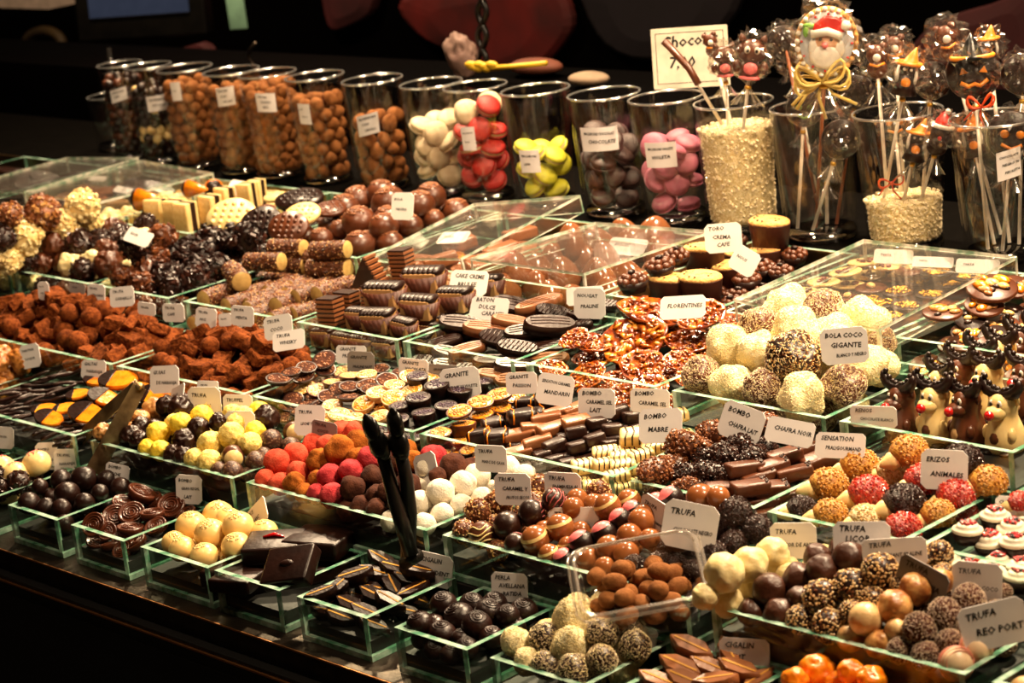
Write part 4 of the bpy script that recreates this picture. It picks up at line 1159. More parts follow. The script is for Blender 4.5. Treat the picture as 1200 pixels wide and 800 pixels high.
T.add('L4', 'yellow', 26, [(690, 165), (775, 132), (850, 105, 25), (625, 240, 22), (685, 248, 24)]).add('L5', 'yellow', 24, [(345, 72, 22), (330, 150, 22)])
T.add('L4', 'rough', 25, [(785, 207), (770, 68, 27), (560, 190), (745, 262, 23), (595, 205, 22), (840, 160, 24)]).add('L5', 'rough', 27, [(375, 100, 27), (190, 118, 20), (48, 252, 24)])
T.add('L4', 'rocky', 22, [(655, 75, 26), (600, 120, 22), (560, 160, 20), (440, 170, 20), (480, 180, 18)])
T.add('L5', 'cream', 28, [(157, 200), (237, 168, 29), (95, 258, 24), (148, 282, 28), (320, 218, 26), (10, 130, 24)])
T.add('L5', 'whitecap', 27, [(245, 250), (482, 156, 26)]).add('L5', 'mottled', 26, [(395, 190), (252, 312, 26), (185, 300, 22), (330, 288, 25), (342, 238, 22), (465, 212, 24), (300, 300, 20)])
T.fill(lambda x: 'rough' if x < .4 else ('cream' if x < .7 else 'mottled'), 24, 3, top=0); T.finish()
T = Tray('B', -.176, .092, 'pink truffle tray', hm=.036)
T.add('L5', 'coral', 29, [(412, 273, 30), (490, 243, 29), (560, 207, 28), (353, 335, 24), (418, 352, 27), (497, 312, 26), (668, 155, 26), (715, 150, 22)])
T.add('L5', 'amber', 29, [(578, 268), (663, 225, 33), (490, 357, 26), (512, 388, 24), (730, 200, 30), (572, 345, 22), (735, 255, 24)])
T.add('L5', 'magenta', 28, [(620, 330, 29), (707, 303, 29), (560, 397, 24), (632, 403, 29), (762, 262, 26)])
T.add('L5', 'cocoaball', 29, [(720, 370, 30), (735, 445, 26), (782, 335, 26), (790, 460, 24), (805, 405, 24)])
T.add('L6', 'magenta', 28, [(300, 570), (335, 562, 24)]).add('L6', 'amber', 26, [(205, 540), (245, 580, 24)]).add('L6', 'cocoaball', 28, [(400, 610, 32), (215, 685, 26), (340, 645, 20), (120, 720, 26), (180, 760, 26), (480, 605, 20)])
T.add('L8', 'white', 29, [(225, 145), (293, 115, 32), (373, 90, 31), (433, 58, 30), (240, 228, 28), (300, 195, 28), (370, 163, 28), (440, 130, 26), (480, 95, 20), (545, 25, 26), (595, 50, 26)])
T.fill(lambda x: 'coral' if x < .25 else 'cocoaball' if x < .68 else 'white', 26, 3, top=0); T.finish()
T = Tray('B', .113, .410, 'drizzled truffle tray', hm=.034)
T.add('L8', 'chopped', 30, [(435, 190, 31), (505, 155, 31), (355, 255, 27), (655, 95, 29), (490, 228, 22)]).add('L8', 'whitedriz', 30, [(440, 272, 33)])
T.add('L8', 'pinkdriz', 31, [(545, 230, 33), (620, 190, 32), (705, 145, 29), (560, 305, 28)])
T.add('L8', 'whiteband', 31, [(645, 282, 34), (722, 242, 32), (690, 340, 26), (755, 305, 22)])
T.add('M1', 'whiteband', 30, [(240, 112, 31), (325, 90, 28)]).add('M1', 'milkshell', 28, [(165, 308), (355, 192, 30), (335, 225, 30), (265, 268, 32), (390, 235, 24), (605, 80, 33), (688, 92, 26), (230, 350, 26), (310, 290, 30)])
T.add('M1', 'pinkcap', 28, [(148, 258, 31), (225, 222, 30), (285, 168, 26), (338, 128, 24), (60, 318, 26), (490, 80, 28), (432, 98, 24)])
T.add('M1', 'vermicelli', 34, [(722, 128, 37), (665, 200, 31), (740, 255, 33), (820, 200, 33), (655, 295, 30)]).add('M1', 'browndip', 34, [(512, 225, 36)]).add('M1', 'chopped', 30, [(205, 55, 27), (40, 80, 24)])
T.fill(lambda x: 'chopped' if x < .25 else 'milkshell' if x < .7 else 'vermicelli', 27, 3, top=0); T.finish()
T = Tray('B', .433, .677, 'ivory truffle tray', hm=.040)
T.add('M3', 'ivory', 40, [(142, 220, 44), (232, 186, 41), (315, 148, 38), (148, 325, 36), (237, 275, 30), (495, 150, 24), (330, 225, 22), (380, 188, 20), (85, 290, 30)])
T.add('M3', 'browndip', 38, [(315, 278, 40), (410, 235, 37), (490, 205, 37), (573, 167, 36), (220, 345, 33), (313, 370, 36), (402, 308, 28)])
T.add('M3', 'sesame', 38, [(590, 262, 40), (680, 215, 40), (495, 302, 41), (393, 385, 34), (495, 413, 39), (667, 305, 28), (590, 362, 30), (760, 255, 20), (900, 150, 32), (915, 225, 28)])
T.add('M3', 'marble', 38, [(742, 333, 40), (665, 470, 35), (805, 285, 36), (905, 240, 30)]).add('M3', 'blond', 38, [(655, 382, 39), (565, 450, 33), (750, 425, 26)])
T.add('M3', 'cocogrey', 38, [(838, 412, 40), (915, 365, 38), (995, 315, 37), (840, 512, 36), (745, 487, 32), (940, 463, 31), (1130, 280, 20), (995, 410, 26)])
T.add('M3', 'pinkstripe', 38, [(945, 540, 40), (1035, 497, 39)]) if 'pinkstripe' in KIND else None
T.fill(lambda x: 'ivory' if x < .2 else 'browndip' if x < .4 else 'sesame' if x < .6 else 'cocogrey', 34, 3, top=0); T.finish()
T = Tray('B', .70, .95, 'pale truffle tray', hm=.02); T.fill(['cocogrey', 'blond'], 36, 2); T.finish()

# ------------------------------------------------------------------ row C
for nm, a, b_ in (('cocoa block tray', -.95, -.572), ('second cocoa block tray', -.562, -.325)):
    T = Tray('C', a, b_, nm, hm=.046)
    if 'second' in nm: T.add('L3', 'cocoared', 19, [(228, 210), (30, 290), (235, 190), (30, 340)])
    T.fill(['cocoablock']*6+['cocoared'], 24, 6, top=1); T.finish(10)
T = Tray('C', -.314, -.054, 'nut disc tray', hm=.030)
T.add('L3', 'gran_dark', 28, [(505, 408, 30), (592, 372, 24), (585, 408, 27), (668, 342, 28), (668, 376, 27), (530, 395, 24)])
T.add('L3', 'gran_nut', 28, [(582, 452, 31), (650, 435, 30), (705, 430, 27), (645, 462, 28), (782, 405, 28), (737, 388, 25)])
T.add('L3', 'gran_dark', 26, [(690, 480), (765, 487, 28), (720, 460, 24), (830, 445, 26), (780, 445, 24)])
T.add('L6', 'gran_yel', 26, [(25, 345, 27), (90, 298, 28), (90, 400, 26), (150, 322, 28), (230, 288, 26), (293, 245, 29), (222, 230, 26), (150, 268, 24), (20, 222, 24)])
T.add('L6', 'gran_dark', 26, [(190, 205), (120, 240, 26), (45, 272, 26), (95, 190, 22)]).add('L6', 'gran_cup', 29, [(340, 280, 30), (432, 300, 29), (245, 340, 29), (192, 362, 26), (530, 262, 24)])
T.add('L6', 'gran_cup', 25, [(280, 398, 28), (375, 368, 27)])
T.fill(lambda x: 'gran_dark' if x < .35 else 'gran_yel' if x < .65 else 'gran_cup', 26, 4, top=0); T.finish(6)
T = Tray('C', -.045, .217, 'bar bonbon tray', hm=.028)
T.add('L6', 'passion', 33, [(430, 375, 30), (510, 385, 30), (522, 335, 31), (590, 355, 29), (602, 303, 31), (680, 312, 30), (335, 463, 26)]).add('L6', 'passioncup', 31, [(430, 440)])
T.add('L6', 'darkdriz', 30, [(575, 430, 27), (645, 370, 31), (700, 400, 34), (530, 480, 30), (590, 482, 30), (720, 325, 27), (805, 335, 28)])
T.add('L6', 'milkbar', 27, [(695, 465, 29), (790, 408, 28), (765, 500, 27), (680, 545, 26), (825, 445, 28), (885, 372, 27), (925, 405, 27)])
T.add('L7', 'milkbar', 27, [(172, 370, 27), (245, 380, 26), (200, 412, 26), (15, 440, 24)])
T.add('L7', 'darkbar', 24, [(110, 518, 27), (205, 522, 24), (280, 490, 24), (200, 460, 24), (285, 420, 22), (355, 448, 23), (385, 375, 24), (440, 395, 25), (110, 580, 22), (165, 592, 20), (340, 515, 18), (60, 560, 20)])
T.add('L7', 'mabre', 28, [(460, 480, 34), (250, 602, 28), (330, 592, 26), (410, 605, 26), (330, 548, 26), (400, 572, 26), (468, 560, 26), (528, 528, 26), (622, 392, 26), (670, 470, 24), (380, 640, 26), (450, 610, 24)])
T.fill(lambda x: 'passion' if x < .2 else 'darkdriz' if x < .4 else 'darkbar' if x < .75 else 'mabre', 24, 3, top=0); T.finish(6)
T = Tray('C', .237, .381, 'crunchy mound tray', hm=.030)
T.add('L7', 'crunchm', 32, [(655, 525, 38), (545, 622, 38), (785, 468, 32), (735, 520, 30), (620, 580, 30), (1000, 420, 26)])
T.add('L7', 'crunchd', 32, [(950, 468, 34), (825, 560, 34), (905, 522, 32), (780, 630, 32), (670, 638, 30), (850, 640, 28), (990, 530, 30), (960, 560, 28), (760, 570, 28)])
T.add('L7', 'pralbar', 32, [(940, 632, 34), (860, 702, 32), (975, 700, 34), (1010, 620, 30)]).add('M2', 'pralbar', 34, [(205, 195, 32), (250, 262, 32), (360, 205, 34), (110, 327, 32), (300, 165, 28), (85, 262, 32), (30, 330, 28)])
T.fill(lambda x: 'crunchm' if x < .35 else 'crunchd' if x < .6 else 'pralbar', 28, 2, top=0); T.finish(8)
T = Tray('C', .395, .536, 'hedgehog tray', hm=.024)
T.add('M2', 'hgold', 44, [(390, 312, 46), (530, 235, 46), (722, 175, 44), (395, 432, 42), (862, 432, 42), (1040, 305, 46)])
T.add('M2', 'hses', 42, [(650, 255, 44), (540, 448, 38)]).add('M2', 'hred', 44, [(555, 345, 48), (785, 297, 48), (925, 370, 46), (700, 490, 44), (1000, 430, 34)]).add('M2', 'hdark', 46, [(705, 385, 50), (255, 405, 36), (945, 215, 46)])
T.finish(16)
T = Tray('C', .55, .70, 'mini cupcake tray', hm=.012)
T.add('M2', 'cupcake', 36, [(955, 510, 36), (1058, 455, 36), (1045, 540, 40), (1130, 490, 36), (1150, 560, 36), (1180, 430, 30)]).add('M2', 'hred', 30, [(1190, 375, 30)]).fill(['cupcake'], 34, 1); T.finish()

# ------------------------------------------------------------------ row D
T = Tray('D', -1.2, -.998, 'mixed rock tray', hm=.030)
T.fill(lambda x: ['darklump', 'rockc', 'walnut'][random.randrange(3)] if x < .4 else 'rockw', 26, 3); T.finish()
T = Tray('D', -.988, -.811, 'spiky truffle tray', hm=.045)
T.add('K5', 'rockw', 30, [(100, 365, 34), (45, 450, 28), (265, 315, 30), (360, 255, 32), (370, 300, 28)]).add('K5', 'rockc', 30, [(180, 260, 34), (40, 260, 24)])
T.add('K5', 'darklump', 28, [(340, 395, 32), (380, 350, 28), (130, 460, 26), (355, 500, 28), (625, 310, 26), (15, 360, 26)])
T.add('K5', 'milklump', 28, [(225, 415, 28), (180, 455, 24), (240, 465, 26), (490, 340, 30), (460, 475, 30), (440, 415, 22), (500, 415, 20)]).add('K5', 'whitelump', 24, [(300, 480, 26), (400, 445, 22), (280, 425, 16), (660, 400, 14)])
T.fill(lambda x: ['darklump', 'milklump', 'whitelump'][random.randrange(3)], 24, 3); T.finish()
T = Tray('D', -.80, -.645, 'almond rock tray', hm=.030)
T.add('K5', 'rock', 28, [(580, 400, 28), (620, 440, 24), (740, 430, 28), (800, 420, 28), (740, 540, 30), (780, 560, 28), (690, 520, 24), (830, 490, 26)]).add('K5', 'rockm', 26, [(600, 500, 30), (700, 360, 26), (660, 440, 22), (610, 560, 24), (530, 520, 24), (640, 570, 20)])
T.add('K6', 'rock', 28, [(260, 370, 30), (340, 370, 32), (170, 360, 28), (160, 430, 32), (170, 510, 32), (60, 430, 30), (80, 560, 30), (150, 560, 24), (30, 530, 26), (370, 410, 22)])
T.fill(['rock', 'rock', 'rockm'], 23, 4); T.finish()
T = Tray('D', -.615, -.408, 'praline log tray', hm=.035)
T.add('K6', 'logend', 26, [(195, 600, 25), (300, 630, 24), (395, 642, 26), (520, 625, 28), (680, 580, 25), (600, 590, 24)])
T.add('K6', 'log', 27, [(280, 520, 28, -25), (450, 545, 27, 15), (675, 490, 27, 17), (400, 460, 25, 15), (500, 470, 25, 17), (500, 405, 24, 12), (680, 410, 24, 17), (560, 440, 22, 15)])
T.fill(['logend'], 25, 2, top=0, dens=.8); T.finish(6)
T = Tray('D', -.400, -.228, 'cream pastry tray', hm=.04)
T.add('K6', 'wafer', 22, [(615, 665, 40, 12), (708, 677, 40, 12)], zc=.146).add('K6', 'wafer', 22, [(818, 605, 32, 12)], zc=.150).add('K7', 'wafer', 22, [(185, 330, 36, 12)], zc=.178)
T.add('K7', 'wedge', 24, [(50, 370, 40, 10)], zc=.172)
T.add('K7', 'pastry', 36, [(285, 400, 46), (115, 465, 46), (255, 520, 42), (105, 575, 42), (420, 480, 42), (550, 425, 38), (15, 560, 36), (190, 590, 34)])
T.fill(['pastry'], 34, 1, dens=.9); T.finish(6)
T = Tray('D', -.220, -.049, 'chocolate oval tray', hm=.034)
T.add('K7', 'ovalmilk', 22, [(540, 602, 36), (775, 500, 38), (465, 690, 30), (650, 570, 30)]).add('K7', 'ovaldark', 22, [(425, 580, 36), (355, 655, 28), (670, 490, 34), (800, 590, 40, 50), (730, 610, 34, 45)])
T.add('K7', 'ovalstripe', 22, [(605, 645, 34), (680, 685, 34), (925, 590, 28), (850, 520, 28), (1040, 500, 28), (980, 540, 26)]).fill(['ovaldark', 'ovalmilk', 'ovalstripe'], 34, 3, top=0, dens=.9); T.finish(6)
T = Tray('D', -.032, .144, 'florentine tray', hm=.026)
T.add('K8', 'flor', 54, [(320, 530, 76, 0), (555, 540, 56, 40), (60, 735, 50), (290, 765, 54), (485, 655, 56), (440, 740, 40), (680, 560, 38), (40, 650, 44)]).add('K8', 'flory', 60, [(230, 650, 78), (400, 610, 50)])
T.add('L7', 'flor', 40, [(85, 190, 34), (220, 70, 36)]).fill(['flor'], 46, 3, top=0, dens=.9); T.finish(6)
T = Tray('D', .166, .350, 'giant coconut tray', hm=.055)
T.add('M6', 'cocobrown', 40, [(165, 440, 42), (455, 500, 43), (845, 485, 47), (450, 210, 44), (745, 140, 44), (1015, 285, 32)]).add('M6', 'cocodark', 50, [(635, 360, 58)])
T.add('M6', 'cocowhite', 44, [(305, 478, 44), (645, 545, 52), (290, 305, 46), (445, 325, 47), (610, 235, 48), (570, 125, 50), (915, 200, 54), (790, 240, 42), (930, 385, 44), (800, 320, 46)])
T.fill(['cocowhite', 'cocobrown'], 42, 2, top=0); T.finish(16)
T = Tray('D', .365, .547, 'reindeer tray', hm=.0)
RP = [('rmilk', 360, 695, 43), ('rwhite', 497, 715, 45), ('rmilk', 622, 730, 45), ('rwhite', 745, 745, 47), ('rwhite', 455, 612, 40), ('rmilk', 578, 620, 42), ('rwhite', 700, 640, 44), ('rmilk', 815, 640, 44), ('rmilk', 555, 545, 42), ('rwhite', 680, 545, 42), ('rmilk', 770, 540, 42), ('rmilk', 660, 480, 38), ('rmilk', 745, 470, 38)]
for key, x, y, d in RP:
    X, Y = px('L1', x, y); q = at(X, Y, T.zb+.0055); r = d/2/pxm(q)*.93
    q = np.array([q[0], q[1], T.zb+.0055+1.78*r]); T.it.append(dict(key=key, p=q, o=q, r=r, ra=.9, kw={}, fixed=True))
for t in T.it: t['p'][0] = min(max(t['p'][0], T.u0+.004+t['r']), T.u1-.004-t['r']); t['p'][1] = max(t['p'][1], T.v0+.004+t['r'])
for it_ in range(40):
    for a in T.it:
        for b_ in T.it:
            if a is not b_:
                d_ = (a['p']-b_['p'])[:2]; L_ = np.linalg.norm(d_); m_ = (a['r']+b_['r'])*1.0
                if L_ < m_: a['p'][:2] += d_/L_*(m_-L_)*.3; b_['p'][:2] -= d_/L_*(m_-L_)*.3
    for t in T.it: t['p'][0] = min(max(t['p'][0], T.u0+.004+t['r']), T.u1-.004-t['r']); t['p'][1] = max(t['p'][1], T.v0+.004+t['r'])
T.finish(0)
T = Tray('D', .56, .75, 'end tray by the reindeer', hm=.03); T.fill(['rmilk'], 46, 1, dens=.9) if False else T.fill(['milkball'], 40, 2); T.finish()

# ------------------------------------------------------------------ row E
T = Tray('E', -1.60, -1.36, 'plain bar tray', hm=.01); T.fill(['ovaldark'], 30, 2, dens=.7); T.finish(4)
T = Tray('E', -1.346, -1.149, 'covered dark bar tray', hm=.01); T.fill(['ovaldark', 'ovalmilk'], 28, 2, dens=.7); T.finish(4)
T = Tray('E', -1.138, -1.02, 'pale layered bar tray', hm=.03); T.fill(['gateau', 'whitelump'], 24, 1); T.finish(4)
T = Tray('E', -1.01, -.832, 'layered bar tray', hm=.035)
T.add('K6', 'gateau', 30, [(25, 265, 36), (95, 268, 36), (185, 240, 34), (250, 210, 32), (330, 185, 30), (375, 165, 26)]).add('K5', 'gateau', 28, [(715, 262, 36)])
T.add('K5', 'cone', 28, [(630, 200, 30, 205), (640, 260, 20, 215), (840, 150, 24, 200)]).add('K6', 'cone', 26, [(165, 145, 26, -20)]).fill(['gateau'], 30, 1, top=0, dens=.8, keep=lambda x, y: y > .5); T.finish(6)
T = Tray('E', -.832, -.689, 'chocolate medallion tray', hm=.03, v0=.540)
for key, x, y, d, rz, rx in (('lw', 268, 270, 60, 25, 42), ('ld', 405, 300, 52, 25, 48), ('lm', 495, 305, 48, 25, 48), ('lw', 570, 262, 44, 20, 30), ('ld', 545, 195, 58, 15, 12), ('lm', 395, 245, 26, 20, 25), ('lw', 450, 185, 28, 20, 12), ('lm', 660, 240, 36, 70, 20)):
    T.add('K6', key, d, [(x, y, d, rz)], rx=rx, zc=.186 if x < 500 and y > 260 else .190)
T.fill(['ld', 'lm'], 34, 3, top=0); T.finish(4)
T = Tray('E', -.682, -.496, 'crumbed ball tray', hm=.050)
T.add('K6', 'crumbball', 38, [(745, 235, 36), (850, 190, 34), (810, 290, 38), (925, 240, 38), (815, 390, 36), (918, 350, 34), (560, 350, 28), (640, 365, 28), (660, 310, 24), (720, 325, 24)])
T.add('K7', 'crumbball', 34, [(45, 45, 34), (120, 112, 34), (265, 78, 34), (120, 208, 32), (215, 165, 30), (30, 240, 30), (320, 132, 24)]).fill(['crumbball'], 36, 3, top=0); T.finish()
T = Tray('E', -.49, -.31, 'covered bar tray', hm=.02)
T.fill(['slab', 'passion', 'milkbar', 'ovalmilk'], 34, 2, dens=.9); T.finish(4)
T = Tray('E', -.300, -.095, 'covered chocolate peak tray', hm=.01)
T.add('K7', 'peak', 46, [(665, 365, 44), (750, 370, 46), (900, 390, 46), (1030, 400, 44), (880, 275, 50), (960, 320, 44), (1000, 260, 44), (840, 320, 40)]).add('K8', 'peak', 44, [(235, 245, 46), (345, 200, 46), (90, 300, 44), (350, 270, 44), (230, 170, 36), (60, 370, 40)])
T.fill(['peak'], 42, 1); T.finish()
T = Tray('E', -.085, .068, 'almond muffin tray', hm=.012)
T.add('K8', 'muffin', 46, [(555, 290, 44), (385, 405, 42), (530, 415, 45), (845, 165, 42), (660, 350, 36), (850, 285, 34), (690, 285, 32)])
T.add('K8', 'nutcup', 34, [(235, 385, 36), (360, 320, 34), (430, 270, 30), (725, 375, 34), (830, 330, 34), (905, 300, 32), (970, 265, 30), (880, 340, 30), (700, 200, 24)])
T.fill(['nutcup'], 32, 1); T.finish(10)
T = Tray('E', .079, .285, 'covered mendiant tray', hm=.0, liner=.018)
T.add('L1', 'dwhite', 38, [(95, 243), (172, 255), (162, 213), (242, 222), (226, 181), (306, 191), (385, 158), (288, 152)]).add('L1', 'dmilk', 38, [(250, 265), (317, 233), (382, 201), (452, 170)])
T.add('L1', 'dgold', 38, [(385, 322, 32), (345, 280), (408, 245), (430, 290), (470, 210), (510, 255), (540, 178), (572, 222), (640, 190), (330, 275, 30)]); T.finish(6)
T = Tray('E', .293, .50, 'nut mendiant tray', hm=.030)
T.add('L1', 'bigmend', 60, [(545, 310, 44), (700, 235, 56), (655, 285, 44), (770, 230, 40)]).add('L1', 'bigmendd', 50, [(735, 310, 40), (620, 330, 36)]).fill(['bigmend', 'bigmendd'], 44, 3, top=0); T.finish(4)


# ------------------------------------------------------------------ clear covers
def cover(name_, corners, z, hgt, label, knob=True):
    P_ = [Vector(at(*c, zz)) for c, zz in zip(corners, z if isinstance(z, (list, tuple)) else [z]*4)]
    c = sum(P_, Vector())/4; o = bpy.data.objects.new('clear_cover', None); COL.objects.link(o); o.location = c; o.empty_display_size = .02
    tag(o, label, 'cover', 'clear acrylic covers')
    Q = [p-c for p in P_]; n = (Q[1]-Q[0]).cross(Q[3]-Q[0]).normalized(); t = .003

    def sheet(nm, q, nn):
        b = B(); V = list(q)+[p-nn*t for p in q]
        b.add(V, [(0, 1, 2, 3), (7, 6, 5, 4)], ACRY, flat=True); b.add(V, [(0, 4, 5, 1), (1, 5, 6, 2), (2, 6, 7, 3), (3, 7, 4, 0)], AEDGE, flat=True); b.obj(nm, o)
    sheet('top_panel', Q, n)
    for i in range(4):
        a, b_ = Q[i], Q[(i+1) % 4]; dn = -n*hgt; d = n*(-t*1.05); out = (b_-a).cross(n).normalized()
        sheet('side_panel', [a+d, a+dn, b_+dn, b_+d], out)
    if knob:
        k = B(); u_ = (Q[1]-Q[0]).normalized(); Mx = Matrix((u_, n.cross(u_), n)).transposed().to_4x4()
        k.lathe([(.005, 0), (.0075, .004), (.0085, .010), (.007, .0135), (.0005, .0145)], PLAST, 18, M=Mx); k.obj('knob', o)


cover('a', [(-60, 222), (28, 224), (162, 184), (78, 184)], .190, .022, 'clear cover beside the scoop glass at the monitor end')
cover('b', [(30, 225), (110, 238), (250, 202), (165, 187)], .190, .022, 'clear cover with round knob, beside the orange cones')
cover('c', [(431, 302), (540, 302), (680, 228), (555, 238)], [.178, .186, .212, .200], .022, 'tilted clear cover before the red macaron jar')
cover('d', [(551, 302), (684, 320), (835, 270), (698, 260)], .190, .020, 'clear cover over the glossy chocolate peaks')
cover('e', [(860, 350), (1030, 385), (1192, 300), (1012, 280)], .192, .024, 'clear cover over the neatly set mendiant discs')

